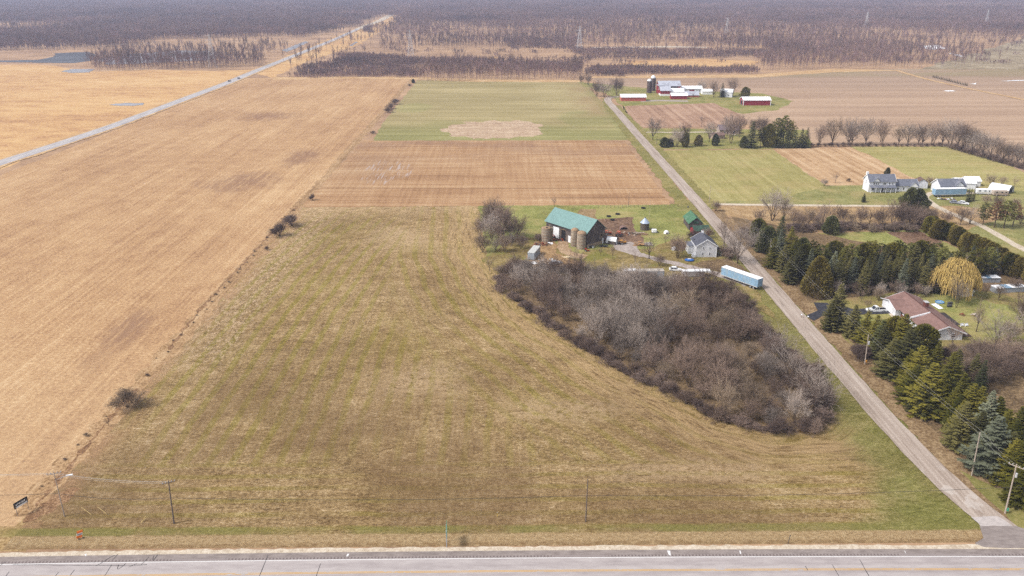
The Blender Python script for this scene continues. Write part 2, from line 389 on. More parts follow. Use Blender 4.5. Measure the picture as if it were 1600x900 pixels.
sheet('field_edge_grass', [(425, 124.6), (560, 122.5), (645, 124), (720, 127.5), (905, 128.5), (905, 125), (720, 123), (640, 120), (425, 120)], M_edge, step=8, amp=2)

# --- right of the lane: fields, lawns, yards
def green(name, cols, off, tan=.35, tcol=None, rows=None, fine=1.3):
    tcol = tcol or A(196, 172, 122)
    lay = [lambda s: (s.mul(s.sm(s.noise(.06, 5, .65, off=off + 20), .45, .65), tan), tcol)]
    return ground(name, cols, fine, .04, .55, layers=lay, off=off, rows=rows, rw=.3, rowf=.35)
M_lawn = green('lawn', (A(116, 116, 64), A(152, 150, 92), A(184, 176, 122)), 1, .45)
M_lawn2 = green('rough pasture', (A(112, 116, 62), A(150, 152, 84), A(182, 178, 114)), 2, .5)
M_wheat2 = green('green strip crop', (A(148, 138, 78), A(174, 164, 104), A(198, 186, 128)), 3, .4, rows='y', fine=.8)
M_wheat3 = green('pale green crop', (A(156, 146, 88), A(180, 170, 108), A(200, 188, 130)), 4, .45, rows='x', fine=.8)
M_verge = green('verge', (A(110, 106, 56), A(152, 142, 86), A(190, 170, 118)), 5, .6)
M_tan = ground('dry weeds', (A(138, 108, 76), A(186, 154, 112), A(216, 186, 144)), 1.2, .06, .5, off=3)
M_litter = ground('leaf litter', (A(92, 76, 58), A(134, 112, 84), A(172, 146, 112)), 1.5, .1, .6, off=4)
M_yard = ground('farmyard grass', (A(112, 92, 58), A(150, 132, 84), A(190, 166, 118)), 1.2, .08, .5, off=5,
    layers=[lambda s: (s.mul(s.sm(s.noise(.07, 4, .6, off=33), .48, .62), .7), A(134, 134, 62))])
M_mud = ground('bare mud', (A(92, 70, 56), A(134, 106, 86), A(172, 142, 118)), 1.4, .12, .6, off=6)
def brown_field():
    s = N('ploughed field', 1, .05)
    f1 = s.noise(.4, 4, .7); rows = s.noise(.09, 4, .65, (.02, 1, 1)); big = s.noise(.007, 4, .6, (.4, 1.8, 1), off=2)
    f = s.add(s.mul(f1, .2), s.add(s.mul(rows, .45), s.mul(big, .35)))
    c = s.ramp(f, [(.34, A(160, 132, 112)), (.46, A(188, 158, 132)), (.54, A(204, 174, 146)), (.66, A(218, 190, 162))])
    c = s.mix(s.mul(s.sm(s.Y, 690, 800), .35), c, A(164, 140, 122))
    c = s.mix(s.mul(s.mul(s.sm(s.Y, 800, 890), s.sm(s.noise(.008, 4, .6, (.5, 1.6, 1), off=12), .38, .6)), .55), c, A(150, 142, 96))
    return s.out(c)
M_brown = brown_field()
sheet('ploughed_field', [(925, 122), (1060, 121), (1180, 119), (1300, 110), (1400, 108), (1640, 104), (2300, 104), (2300, 330), (1640, 281), (1600, 268), (1480, 229), (1265, 226), (1160, 192), (1130, 162), (960, 150)], M_brown, step=8, amp=2)
sheet('field_edge_grass', [(1185, 121), (1300, 113), (1420, 110), (1300, 107.5), (1180, 116.5), (1040, 118.5), (925, 119.5), (925, 122), (1060, 122)], M_edge, step=8, amp=2)
M_farmgrass = green('farmstead grass', (A(110, 116, 54), A(150, 148, 84), A(190, 174, 118)), 8, .5)
sheet('farm_lawn', [(900, 128), (925, 130), (990, 136), (1020, 139), (1190, 146), (1240, 158), (1215, 172), (1160, 178), (1100, 164), (975, 166), (990, 200), (1260, 203), (1268, 232), (1018, 234), (972, 166), (955, 150), (912, 134)], M_farmgrass, step=5, amp=1.5)
M_small = ground('disked plot', (A(150, 118, 98), A(188, 152, 126), A(212, 180, 154)), .6, .04, .45, rows='y', rowf=.25, rw=.4, off=9)
sheet('ploughed_plot', [(976, 166), (1050, 163), (1115, 161), (1150, 176), (1168, 188), (1140, 198), (1002, 199), (985, 185)], M_small, step=5, amp=1.2)
M_gray = ground('gravel', (A(150, 136, 128), A(190, 176, 168), A(216, 204, 196)), 2.5, .15, .6, off=10, bs=.3)
M_pale = ground('pale limestone drive', (A(196, 178, 156), A(222, 206, 184), A(240, 228, 210)), 2.0, .2, .6, off=11, bs=.3)
strip('farm_drive', [(1000, 158), (1030, 157), (1075, 158)], 8, M_gray, jag=.8)
strip('farm_drive', [(990, 206.5), (1060, 207), (1120, 206), (1150, 211)], 3.0, M_pale, jag=.2)
sheet('strip_crop_field', [(1022, 235), (1208, 233.5), (1232, 251), (1292, 291), (1255, 301), (1215, 313), (1106, 317.5), (1078, 291), (1045, 256)], M_wheat2, step=4, amp=1.2)
sheet('stubble_field', [(1208, 233), (1330, 230.5), (1372, 249), (1446, 288), (1352, 292), (1292, 290), (1232, 251)], ground('mown stubble', (A(170, 132, 94), A(208, 172, 132), A(232, 202, 164)), .9, .05, .45, rows='y', rowf=.3, rw=.4, off=12), step=4, amp=1.2)
sheet('strip_crop_field', [(1328, 229), (1500, 229), (1620, 277), (1800, 345), (1620, 318), (1520, 291), (1446, 288), (1372, 249)], M_wheat3, step=4, amp=1.2)
sheet('house_lawn', [(1118, 316), (1215, 312), (1292, 290), (1446, 288), (1620, 300), (1800, 345), (1700, 350), (1500, 322), (1250, 320.5), (1120, 319)], M_lawn, step=4, amp=1)
sheet('weedy_ground', [(1105, 322), (1250, 322), (1500, 323), (1600, 333), (1720, 352), (1700, 420), (1600, 400), (1500, 360), (1440, 358), (1250, 364), (1190, 350), (1155, 345)], M_tan, step=3, amp=1)
sheet('meadow', [(1250, 366), (1440, 359), (1480, 380), (1560, 420), (1400, 420), (1290, 396)], M_lawn2, step=3, amp=1)
sheet('bare_plot', [(1385, 363), (1436, 361), (1472, 378), (1470, 386), (1420, 384)], M_mud, step=3, amp=1.2)
sheet('side_lawn', [(1500, 362), (1600, 330), (1800, 360), (1800, 470), (1600, 415), (1560, 392)], M_lawn, step=3, amp=1)
strip('gravel_drive', [(1720, 432), (1640, 408), (1600, 391), (1535, 353), (1500, 340), (1460, 322), (1440, 306), (1455, 300), (1560, 303)], 3.4, M_pale, jag=.3)
strip('farm_lane', [(1083, 318.5), (1160, 320), (1250, 321), (1420, 322.5), (1448, 325)], 3.2, M_pale, jag=.3)
# ranch house ground
sheet('house_lawn', [(96, 128), (300, 120), (300, 262), (96, 262)], green('house lawn', (A(108, 106, 56), A(146, 140, 78), A(182, 166, 112)), 14, .7, A(176, 146, 110)), world=True, step=3, amp=.8)
sheet('green_lawn', [(1338, 492), (1392, 489), (1428, 518), (1440, 560), (1380, 575), (1340, 540)], M_lawn2, step=2, amp=.6)
sheet('green_lawn', [(1430, 452), (1500, 462), (1580, 478), (1600, 500), (1590, 520), (1530, 535), (1505, 520), (1470, 490), (1440, 468)], M_lawn2, step=2, amp=1.2)
sheet('leaf_floor', [(96, 118), (101, 118), (112, 125), (116, 200), (113, 212), (99, 214), (96.5, 150)], M_litter, world=True, step=2, amp=.8)
sheet('leaf_floor', [(96, 232), (140, 244), (200, 236), (200, 262), (170, 268), (98, 330), (95, 300)], M_litter, world=True, step=2, amp=.8)
sheet('leaf_floor', [(118, 150), (175, 150), (175, 196), (135, 201), (116, 199)], M_litter, world=True, step=2, amp=1.5)
sheet('dry_meadow', [(112, 60), (260, 60), (260, 158), (118, 162), (114, 150)], M_tan, world=True, step=2, amp=1)
# farmyard west of the lane
sheet('pasture', [(748, 322), (1068, 320), (1088, 338), (1104, 352), (1060, 380), (960, 400), (860, 420), (760, 400)], M_lawn2, step=2.5, amp=.8)
sheet('farmyard', [(800, 372), (846, 372), (900, 400), (940, 386), (1010, 390), (1060, 372), (1120, 395), (1160, 420), (1178, 452), (1215, 500), (1150, 470), (1040, 455), (900, 445), (790, 440), (752, 405), (770, 395)], M_yard, step=2, amp=.9)
sheet('bare_plot', [(905, 327), (931, 327), (931, 345), (900, 341)], ground('weedy plot', (A(118, 96, 66), A(160, 134, 98), A(190, 164, 126)), 1.2, .1, .5), step=1.5, amp=.7)
sheet('mud_yard', [(930, 343), (990, 340), (990, 356), (1006, 372), (1000, 384), (960, 384), (950, 370), (934, 356)], M_mud, step=2, amp=.9)
strip('yard_track', [(888, 374), (878, 381), (880, 390), (893, 399), (915, 402)], 4.5, ground('worn track', (A(140, 112, 84), A(186, 156, 124), A(214, 186, 154)), 1.6, .15, .6), jag=.5, step=2)
sheet('junk_yard', [(835, 378), (866, 374), (872, 384), (868, 396), (890, 405), (915, 412), (900, 425), (830, 424), (822, 400)], ground('worn yard', (A(130, 100, 70), A(178, 144, 104), A(206, 174, 132)), 1.5, .15, .6), step=2, amp=.8)
sheet('gravel_pad', [(958, 384), (984, 378), (996, 383), (1000, 394), (1012, 402), (1000, 402), (980, 396), (962, 391)], M_gray, step=2, amp=.6)
strip('gravel_drive', [(1000, 397), (1012, 402), (1050, 411), (1080, 418), (1110, 425), (1145, 436), (1170, 446)], 3.8, M_gray, jag=.5, step=2)
sheet('shady_lawn', [(1092, 410), (1140, 404), (1168, 424), (1168, 436), (1120, 424), (1085, 416)], M_litter, step=2, amp=.8)  # lawn patch in the brown leaf-litter ground colours
# thicket floor
THP = [(785, 462), (778, 436), (795, 418), (860, 424), (960, 436), (1060, 442), (1140, 452), (1180, 492), (1215, 548), (1275, 590), (1300, 638), (1294, 668), (1250, 680), (1190, 678), (1120, 656), (1050, 618), (960, 575), (900, 538), (850, 506), (808, 474)]
_c = g(1060, 560); sheet('thicket_floor', [(_c[0] + (g(*p)[0] - _c[0])*.955, _c[1] + (g(*p)[1] - _c[1])*.955) for p in THP], M_litter, world=True, step=1.8, amp=1.3)
M_vergeW = ground('lane verge', (A(112, 106, 56), A(152, 142, 84), A(190, 170, 118)), 1.6, .06, .55, off=15,
    layers=[lambda s: (s.mul(s.sm(s.noise(.05, 4, .6, off=36), .46, .6), 0.5), A(140, 138, 80))])
strip('lane_verge', [(82.0, 340), (83, 420), (83, 505), (84, 640), (88, 690)], 7, M_vergeW, world=True, jag=1.0, step=3)
M_vergeE = ground('dry lane verge', (A(116, 92, 66), A(152, 126, 94), A(190, 164, 128)), 1.6, .08, .55, off=16)
strip('lane_verge', [(95.5, 121), (94.8, 160), (94.8, 250), (94.5, 340)], 5.5, M_vergeE, world=True, jag=.7, step=2.2)
strip('lane_verge', [(93.5, 342), (93.5, 420), (93, 520), (91.5, 650)], 5, M_vergeW, world=True, jag=.8, step=3)
sheet('corner_grass', [(96, 119.6), (200, 119.6), (200, 125), (112, 127), (99, 134), (95, 140)], M_vergeW, world=True, step=1.5, amp=.6)

# --- water and melting snow
s = N('still water', .35, .1); M_water = s.out(s.ramp(s.noise(.02, 3, .6, (.5, 2, 1)), [(.4, (.02, .02, .028, 1)), (.6, (.05, .05, .06, 1))]))
s = N('pale meltwater', .25, .5); M_pool = s.out(s.ramp(s.noise(.03, 4, .7, (.5, 2, 1)), [(.4, A(122, 116, 118)), (.6, A(176, 172, 178))]))
M_snow = plain('old snow', (.8, .82, .86, 1), .6, .08, .05)
sheet('pond', [(-40, 97), (0, 97), (40, 97.5), (90, 98.5), (118, 98.5), (145, 94), (150, 86), (140, 81.5), (112, 82), (86, 83.5), (84, 89), (60, 93.5), (20, 94.5), (-60, 95)], M_water, step=6, amp=2)
sheet('pool', [(170, 101), (230, 98), (330, 94), (325, 80), (280, 79), (200, 85), (150, 92)], M_pool, step=8, amp=5)
sheet('pool', [(95, 112), (110, 108), (148, 108), (140, 113), (115, 114)], M_pool, step=4, amp=2)
sheet('puddle', [(170, 164), (180, 162), (200, 161), (225, 161.5), (222, 164.5), (205, 165.5), (182, 165)], M_pool, step=2, amp=1.8)
sheet('puddle', [(440, 79), (450, 75), (478, 64), (482, 66), (462, 76), (448, 81)], M_pool, step=4, amp=2)
sheet('puddle', [(545, 72), (556, 65), (559, 66), (550, 72)], M_pool, step=4, amp=2)
for P in ([(1483, 83), (1500, 86), (1540, 97), (1585, 107), (1573, 108), (1520, 96)], [(1535, 85), (1550, 87), (1600, 99), (1600, 101), (1545, 89)], [(1564, 72), (1572, 69), (1580, 73), (1572, 76)],
          [(1560, 126.8), (1600, 125), (1600, 126), (1575, 127)], [(1474, 142), (1488, 141.5), (1494, 142.6), (1480, 143)], [(1515, 131), (1525, 129.5), (1524, 132)], [(1438, 72), (1465, 70), (1478, 76), (1450, 78)], [(1405, 16), (1452, 17), (1448, 15), (1410, 13.6)]):
    sheet('snow_patch', P, M_snow, step=4, amp=2.4)
M_far = ground('far meadow', (A(200, 170, 140), A(224, 200, 172), A(238, 220, 198)), .1, .01, .4)
sheet('far_meadow', [(1400, 13), (1440, 9), (1500, 4), (1620, 3), (1600, 10), (1530, 13), (1490, 14), (1440, 17)], M_far, step=30, amp=10)
sheet('far_meadow', [(1440, 108), (1600, 60), (1620, 62), (1640, 108)], ground('wet meadow', (A(140, 124, 100), A(176, 158, 128), A(200, 184, 156)), .2, .02, .4), step=20, amp=8)
sheet('far_meadow', [(930, 103), (1000, 95), (1100, 92), (1190, 96), (1180, 105), (1000, 106)], M_gold, step=14, amp=5)
sheet('far_meadow', [(745, 98), (775, 88), (790, 100), (770, 106)], M_gold, step=8, amp=5)
sheet('dirt_bank', [(925, 74), (1040, 72), (1105, 73.5), (1105, 74.6), (1000, 74.4), (925, 75.6)], M_pale, step=12, amp=1)
strip('field_track', [(1398, 109.5), (1440, 122), (1500, 136), (1560, 148), (1620, 160)], 5, M_edge, jag=.5, step=8)

# ------------------------------------------------------------------ roads
s = N('gravel road', .95, .1)
f = s.noise(3.0, 5, .8); tr = s.noise(1.4, 3, .6, (1, .02, 1), off=4); pt = s.noise(.12, 4, .6, (1.5, .5, 1), off=9)
c = s.ramp(s.add(s.mul(f, .4), s.add(s.mul(tr, .4), s.mul(pt, .2))), [(.36, A(152, 134, 120)), (.5, A(192, 175, 162)), (.64, A(220, 206, 194))])
pt2 = s.mul(s.sm(s.noise(.25, 4, .6, (1, .6, 1), off=24), .54, .6), s.sm(s.Y, 150, 128)); c = s.mix(s.mul(pt2, .6), c, A(222, 212, 204))
ck = s.mul(s.sm(s.noise(.35, 3, .7, (2.2, .25, 1), off=29), .64, .69), .55); c = s.mix(ck, c, A(110, 96, 84))
M_lane = s.out(c, f, .4, .1)
strip('country_lane', [(93.6, 119.5), (91.2, 127), (89.6, 140), (88.7, 160), (88.6, 200), (88.9, 240), (89.2, 300), (88.8, 400), (88.1, 512), (87.8, 620), (87.2, 672), (89.2, 690), (94, 699), (102, 701), (114, 693)], 6.0, M_lane, world=True, jag=.14, step=3)
s = N('old asphalt road', .9, .2)
c = s.ramp(s.noise(.5, 4, .7, (1, .1, 1)), [(.35, A(176, 170, 172)), (.65, A(214, 208, 208))]); M_farroad = s.out(c)
FR = [(-60, 276), (0, 255), (103, 222), (180, 196), (262, 165), (350, 132), (400, 111), (470, 83), (520, 63), (560, 45)]
strip('road_shoulder', FR, 15, M_edge, jag=1.2, step=6)
strip('country_road', FR, 9.5, M_farroad, jag=.1, step=8, z=ZL[0] + .03)
strip('road_line', FR, .5, plain('worn paint', A(236, 232, 220), .8), jag=.02, step=8, z=ZL[0] + .06)
strip('country_road', [(560, 45), (592, 33), (622, 18), (648, 8), (664, 2), (690, -7)], 16, M_pale, jag=1.5, step=25, z=ZL[0] + .03)
# the highway in front
def hyw(X): return 113.9 - ((X - 3)/100.0)**2*.75
def hband(name, a, b, mat, z, x0=-260, x1=260, jag=0.0, step=4.0):
    m = MB(); n = int((x1-x0)/step); rr = random.Random(5)
    for i in range(n+1):
        X = x0 + (x1-x0)*i/n; m.v += [(X, hyw(X) + a + rr.uniform(-jag, jag), z), (X, hyw(X) + b + rr.uniform(-jag, jag), z)]
    for i in range(n): m.f.append((2*i, 2*i+2, 2*i+3, 2*i+1) if b > a else (2*i, 2*i+1, 2*i+3, 2*i+2))
    return tag(m.build(name, mat), kind='structure')
Z0 = ZL[0] + .02
s = N('concrete lane', .85, .2)
f = s.noise(.9, 5, .7, (.25, 1, 1)); wh = s.noise(.55, 2, .5, (.004, 1, 1), off=3)
c = s.ramp(s.add(s.mul(f, .5), s.mul(wh, .5)), [(.36, A(164, 154, 154)), (.5, A(186, 176, 175)), (.62, A(202, 193, 191))]); M_conc = s.out(c, f, .1, .03)
s = N('asphalt shoulder', .9, .2)
f = s.noise(1.2, 5, .7, (.4, 1, 1)); M_asph = s.out(s.ramp(f, [(.35, A(142, 130, 126)), (.6, A(168, 156, 151))]), f, .2, .03)
hband('gravel_shoulder', -16, 3.2, M_pale, Z0 - .008, jag=.22, step=1.2)
hband('highway_shoulder', -12, 2.05, M_asph, Z0)
hband('highway', -7.6, .02, M_conc, Z0 + .004)
M_white, M_yel = plain('white road paint', A(250, 248, 248), .7, .05), None
s = N('yellow road paint', .8); M_yel = s.out(s.mix(s.sm(s.noise(1.1, 4, .7, (.3, 1, 1)), .56, .64), A(226, 178, 92), A(206, 196, 186)))
hband('edge_line', -.02, .15, M_white, Z0 + .008)
hband('centre_line', -3.44, -3.3, M_yel, Z0 + .008); hband('centre_line', -3.16, -3.02, M_yel, Z0 + .008)
hband('edge_line', -7.2, -7.05, M_white, Z0 + .008)
s = N('rumble strip', .9)
w = s.m2('FRACT', s.mul(s.X, 1/.6)); on = s.mul(s.sm(w, .5, .6), s.sm(s.noise(.03, 1, .5, (1, 0, 0)), .42, .44))
M_rum = s.out(s.mix(on, A(164, 152, 150), A(128, 116, 114))); hband('rumble_strip', .32, .72, M_rum, Z0 + .008)
sheet('lane_apron', [(86.4, 116.0), (85.4, 117.0), (87.8, 118.4), (89.0, 121.8), (95.8, 121.8), (98.5, 119.8), (103, 118.2), (103, 115.6), (90, 115.6)], M_asph, z=Z0 + .006, world=True, amp=0)
sheet('lane_patch', [(89.2, 121.8), (88.9, 124.6), (94.2, 124.6), (95.2, 121.8)], plain('worn pale asphalt', A(206, 196, 192), .9, .12, 1.5), z=Z0 + .004, world=True, amp=.2, step=.8)
M_tar = plain('tar seam', (.03, .028, .03, 1), .5)
for k, P in enumerate([[(500, 745/5+720), (498, 870), (440, 884), (434, 899), (430, 903)], ]): pass
def tar(P, w=.11): strip('tar_seam', P, w, M_tar, z=Z0 + .012, jag=.02, step=1.0)
for P in ([(419, 869), (413, 884), (405, 903)], [(501, 882), (496, 898), (494, 903)], [(1343, 876), (1350, 889), (1358, 903)], [(1300, 884), (1306, 893), (1311, 903)], [(1258, 886), (1262, 893)],
          [(180, 869), (171, 870), (157, 886), (150, 886)], [(176, 877), (184, 868)], [(197, 882), (190, 889), (181, 897), (178, 895), (186, 884)], [(247, 868), (238, 883), (232, 882), (241, 870)], [(233, 872), (226, 880), (220, 885)],
          [(0, 886), (8, 880)], [(20, 884), (36, 885), (60, 884), (100, 885), (150, 885), (210, 885), (230, 884)], [(117, 892), (110, 901)], [(214, 882), (206, 888), (201, 888)], [(15, 895), (9, 903)], [(92, 896), (86, 903)],
          [(175, 884), (168, 893), (164, 902)]): tar(P)
for P in ([(132, 868), (136, 867), (135, 871)], [(543, 867), (546, 867), (544, 871), (541, 871)], [(1042, 862), (1047, 862), (1048, 870), (1045, 869)], [(1155, 862), (1157, 862), (1158, 867), (1156, 867)], [(1412, 862), (1414, 863), (1416, 868)]):
    sheet('concrete_patch', P, M_white, z=Z0 + .01, amp=0)
# driveway of the ranch house
s = N('fresh black asphalt', .8, .3); M_black = s.out(s.ramp(s.noise(.8, 4, .6), [(.35, (.02, .02, .026, 1)), (.65, (.045, .045, .055, 1))]))
sheet('driveway', [(91.9, 221.4), (92.8, 217.6), (97, 221.5), (108, 222.2), (119.7, 223.0), (119.7, 227.4), (108, 226.6), (105.5, 231.5), (98, 232), (97, 225.6)], M_black, z=Z0, world=True, amp=.1, step=1)
sheet('front_walk', [(1388, 491), (1393, 490.5), (1409, 506), (1404, 507)], M_pale, z=Z0, amp=.05)
sheet('patio', [(1454, 476), (1462, 475), (1474, 483), (1467, 484)], M_snow, z=Z0, amp=0)
sheet('roof_tarp_ground', [(131.6, 206), (134.2, 206), (134.2, 217.5), (131.6, 218.5)], plain('garden bed', A(84, 66, 58), .9), z=Z0, world=True, amp=.1)

# ------------------------------------------------------------------ trees
BK = veg('bark', A(92, 78, 66), A(128, 110, 94))
TW_GREY = veg('grey twigs', A(152, 138, 128), A(206, 190, 178)); TW_BRN = veg('brown twigs', A(132, 112, 100), A(178, 154, 138))
TW_MAU = veg('mauve twigs', A(118, 100, 92), A(162, 140, 128)); TW_TAN = veg('tan twigs', A(148, 128, 110), A(194, 172, 148))
G_OLIVE = veg('olive needles', A(86, 88, 32), A(146, 136, 56)); G_SPR = veg('spruce needles', A(88, 88, 52), A(140, 132, 78))
G_BLUE = veg('blue spruce needles', A(100, 106, 86), A(156, 160, 132)); G_DARK = veg('dark needles', A(82, 88, 56), A(124, 126, 78))
G_PINE = veg('pine needles', A(100, 104, 52), A(154, 152, 82)); G_CED = veg('cedar foliage', A(122, 110, 48), A(172, 154, 80))
Y_WIL = veg('willow twigs', A(190, 158, 84), A(232, 200, 124)); G_RUST = veg('rusty foliage', A(120, 84, 62), A(158, 118, 90))
def rdir(d, ang, rr):
    d = d.normalized(); o = d.orthogonal().normalized(); o.rotate(Matrix.Rotation(rr.random()*2*PI, 3, d))
    return (d*math.cos(ang) + o*math.sin(ang)).normalized()
def sliver(m, p, d, L, w, rr):
    o = d.orthogonal().normalized(); o.rotate(Matrix.Rotation(rr.random()*2*PI, 3, d)); q = p + d*L
    m.tri(tuple(p - o*w/2), tuple(p + o*w/2), tuple(q))
def bare(seed, h=12, stems=1, fork=.25, spread=32, limbs=6, n2=6, n3=6, tw=8, tr=.2, twl=.9, tww=.035, tips=2, up=.25, lr=.42):
    """leafless tree: returns (trunk mesh builder, crown mesh builder)"""
    rr = random.Random(seed); T, Cn = MB(), MB()
    def branch(p, d, L, r, lev):
        segs = 3 if lev < 3 else 2; pts = [p]; dd = d
        for i in range(segs):
            dd = (dd + Vector((rr.uniform(-.17, .17), rr.uniform(-.17, .17), up*.2 + rr.uniform(-.1, .1)))).normalized()
            q = pts[-1] + dd*(L/segs); r1 = max(.012, r*(1 - .62*(i+1)/segs)); r0 = max(.014, r*(1 - .62*i/segs))
            (T if lev <= 1 else Cn).tube(pts[-1], q, r0, r1, 6 if lev <= 1 else 3, cap=False); pts.append(q)
        if lev == 3:
            for k in range(tw):
                t = rr.uniform(.15, 1)*segs; i = min(segs-1, int(t)); b = pts[i].lerp(pts[i+1], t - i)
                e = rdir(dd, rr.uniform(.25, .95), rr); e.z += up*.6; e.normalize(); l = twl*rr.uniform(.6, 1.2)
                sliver(Cn, b, e, l, tww, rr)
                for _ in range(tips): sliver(Cn, b + e*l*rr.uniform(.3, .7), rdir(e, rr.uniform(.4, .9), rr), l*.6, tww*.75, rr)
            return
        n = (n2, n3)[lev-1]
        for k in range(n):
            t = (.22 + .78*(k + rr.random())/n)*segs; i = min(segs-1, int(t)); b = pts[i].lerp(pts[i+1], t - i)
            e = rdir(dd, math.radians(rr.uniform(24, 58)), rr); e.z += up*.2; e.normalize()
            branch(b, e, L*rr.uniform(.46, .7)*(1.1 - .35*k/n), r*.5, lev + 1)
    for sidx in range(stems):
        az = 2*PI*sidx/stems + rr.random(); tilt = math.radians(spread*.55*rr.uniform(.5, 1)) if stems > 1 else math.radians(rr.uniform(0, 4))
        d = Vector((math.cos(az)*math.sin(tilt), math.sin(az)*math.sin(tilt), math.cos(tilt)))
        p0 = Vector((math.cos(az), math.sin(az), 0))*(tr*1.2 if stems > 1 else 0); fz = h*fork*rr.uniform(.85, 1.15)
        top = p0 + d*fz; T.tube(p0 - Vector((0, 0, .15)), p0 + d*.4, tr*1.35, tr, 8); T.tube(p0 + d*.4, top, tr, tr*.75, 8, cap=False)
        for k in range(limbs):
            a = 2*PI*k/limbs + rr.uniform(-.4, .4); el = math.radians(spread*(rr.uniform(.45, 1.15) if k else .15))
            e = Vector((math.cos(a)*math.sin(el), math.sin(a)*math.sin(el), math.cos(el)))
            b = p0.lerp(top, rr.uniform(.72, 1)) if k else top
            branch(b, (e + d*.3).normalized(), h*(1 - fork)*rr.uniform(.62, .86)*(1.12 if not k else 1), tr*lr*(1.5 if not k else 1), 1)
    return T, Cn
def conifer(seed, h=10, rad=2.6, step=.42, nb=9, droop=.25, sw=.26, sl=.55, power=.8, low=.03, curl=.35, ragged=.18):
    rr = random.Random(seed); T, Cn = MB(), MB()
    T.tube((0, 0, -.1), (0, 0, h*.97), h*.016 + .05, .02, 7); z = h*low + .1
    while z < h*.985:
        t = z/h; n = max(4, int(nb*(1 - t*.55))); ph = rr.random()*6
        for k in range(n):
            L = rad*max(.05, (1 - t))**power*rr.uniform(1 - ragged*1.6, 1 + ragged)
            if t < .08: L *= .8
            a = ph + 2*PI*k/n + rr.uniform(-.25, .25); ex = Vector((math.cos(a), math.sin(a), 0)); sd = Vector((-ex.y, ex.x, 0))
            zz = z + rr.uniform(-.5, .5)*step; rise = (.45 - droop)*(t) - droop*(1 - t)
            m = max(2, int(L/.26))
            for j in range(m + 1):
                u = .22 + .78*j/m; p = ex*(L*u) + Vector((0, 0, zz + L*(rise*u + curl*u*u*.5)))
                wl = (sl*(1.15 - .65*u) + .1)*min(1, .45 + L/rad)
                for sg in (-1, 1):
                    d = (ex*.75 + sd*sg*rr.uniform(.5, 1.0) + Vector((0, 0, rr.uniform(-.35, .15)))).normalized()
                    w = sw*rr.uniform(.7, 1.2); o = Vector((-d.y, d.x, rr.uniform(-.5, .5))).normalized()*(w/2)
                    q = p + d*wl; mid = p + d*wl*.45
                    Cn.quad(tuple(p), tuple(mid - o), tuple(q), tuple(mid + o))
                if j == m or rr.random() < .4:
                    d = (ex + Vector((rr.uniform(-.2, .2), rr.uniform(-.2, .2), curl*.5))).normalized(); o = sd*(sw*.42); q = p + d*wl*.9; mid = p + d*wl*.4
                    Cn.quad(tuple(p), tuple(mid - o), tuple(q), tuple(mid + o))
        z += step*(1 - .35*t)*rr.uniform(.85, 1.15)
    for k in range(5): sliver(Cn, Vector((0, 0, h*.95)), Vector((rr.uniform(-.2, .2), rr.uniform(-.2, .2), 1)).normalized(), h*.06, .12, rr)
    return T, Cn
def cedar(seed, h=7, rad=2.0, n=4600, lump=.34, fl=.5, top=.55, bottom=.02):
    """dense upright evergreen: upward sprays filling a lumpy oval"""
    rr = random.Random(seed); T, Cn = MB(), MB(); T.tube((0, 0, -.1), (0, 0, h*.8), .16, .05, 7)
    lob = [(rr.random()*2*PI, rr.uniform(.1, .95), rr.uniform(-lump, lump*1.2)) for _ in range(26)]
    for _ in range(n):
        t = rr.random()**.85; a = rr.random()*2*PI
        prof = min(1, .62 + t*1.6)*(1 - t**2.4)**.62 if top > .5 else min(1, .8 + t)*(1 - t)**.62
        k = 1 + sum(w*math.exp(-((math.atan2(math.sin(a-la), math.cos(a-la)))**2)/.18 - (t-lt)**2/.012) for la, lt, w in lob)
        r = rad*max(.03, prof)*k*(1 - .5*rr.random()**2.6)
        z = h*(bottom + (1 - bottom)*t); ex = Vector((math.cos(a), math.sin(a), 0)); p = ex*r + Vector((0, 0, z))
        d = (ex*rr.uniform(.2, 1) + Vector((rr.uniform(-.4, .4), rr.uniform(-.4, .4), rr.uniform(.2, 1.1)))).normalized()
        o = rdir(d, PI/2, rr)*(.11*rr.uniform(.7, 1.4)); L = fl*rr.uniform(.6, 1.4); mid = p + d*L*.5
        Cn.quad(tuple(p), tuple(mid - o), tuple(p + d*L), tuple(mid + o))
    return T, Cn
def pine(seed, h=10, rad=3.2, tiers=9, lo=.28, tuft=26, open_=.5):
    rr = random.Random(seed); T, Cn = MB(), MB(); T.tube((0, 0, -.1), (0, 0, h*.95), .2, .05, 7)
    for i in range(tiers):
        t = lo + (1 - lo)*i/(tiers - .6); n = 5 if t < .85 else 3
        for k in range(n):
            a = i*1.3 + 2*PI*k/n + rr.uniform(-.3, .3); L = rad*(math.sin(PI*min(1, (t-lo)/(1-lo)*.75 + .25)))**.7*rr.uniform(.7, 1.1)
            p = Vector((0, 0, h*t)); q = p + Vector((math.cos(a)*L, math.sin(a)*L, L*.28)); T.tube(p, q, .06, .02, 4, cap=False)
            for j in range(int(3 + L*2)):
                c = p.lerp(q, .35 + .65*rr.random()) + Vector((rr.gauss(0, .28), rr.gauss(0, .28), rr.uniform(0, .35)))
                for _ in range(tuft):
                    d = Vector((rr.gauss(0, 1), rr.gauss(0, 1), rr.gauss(.5, .8))).normalized()
                    sliver(Cn, c, d, rr.uniform(.3, .55), .13, rr)
    return T, Cn
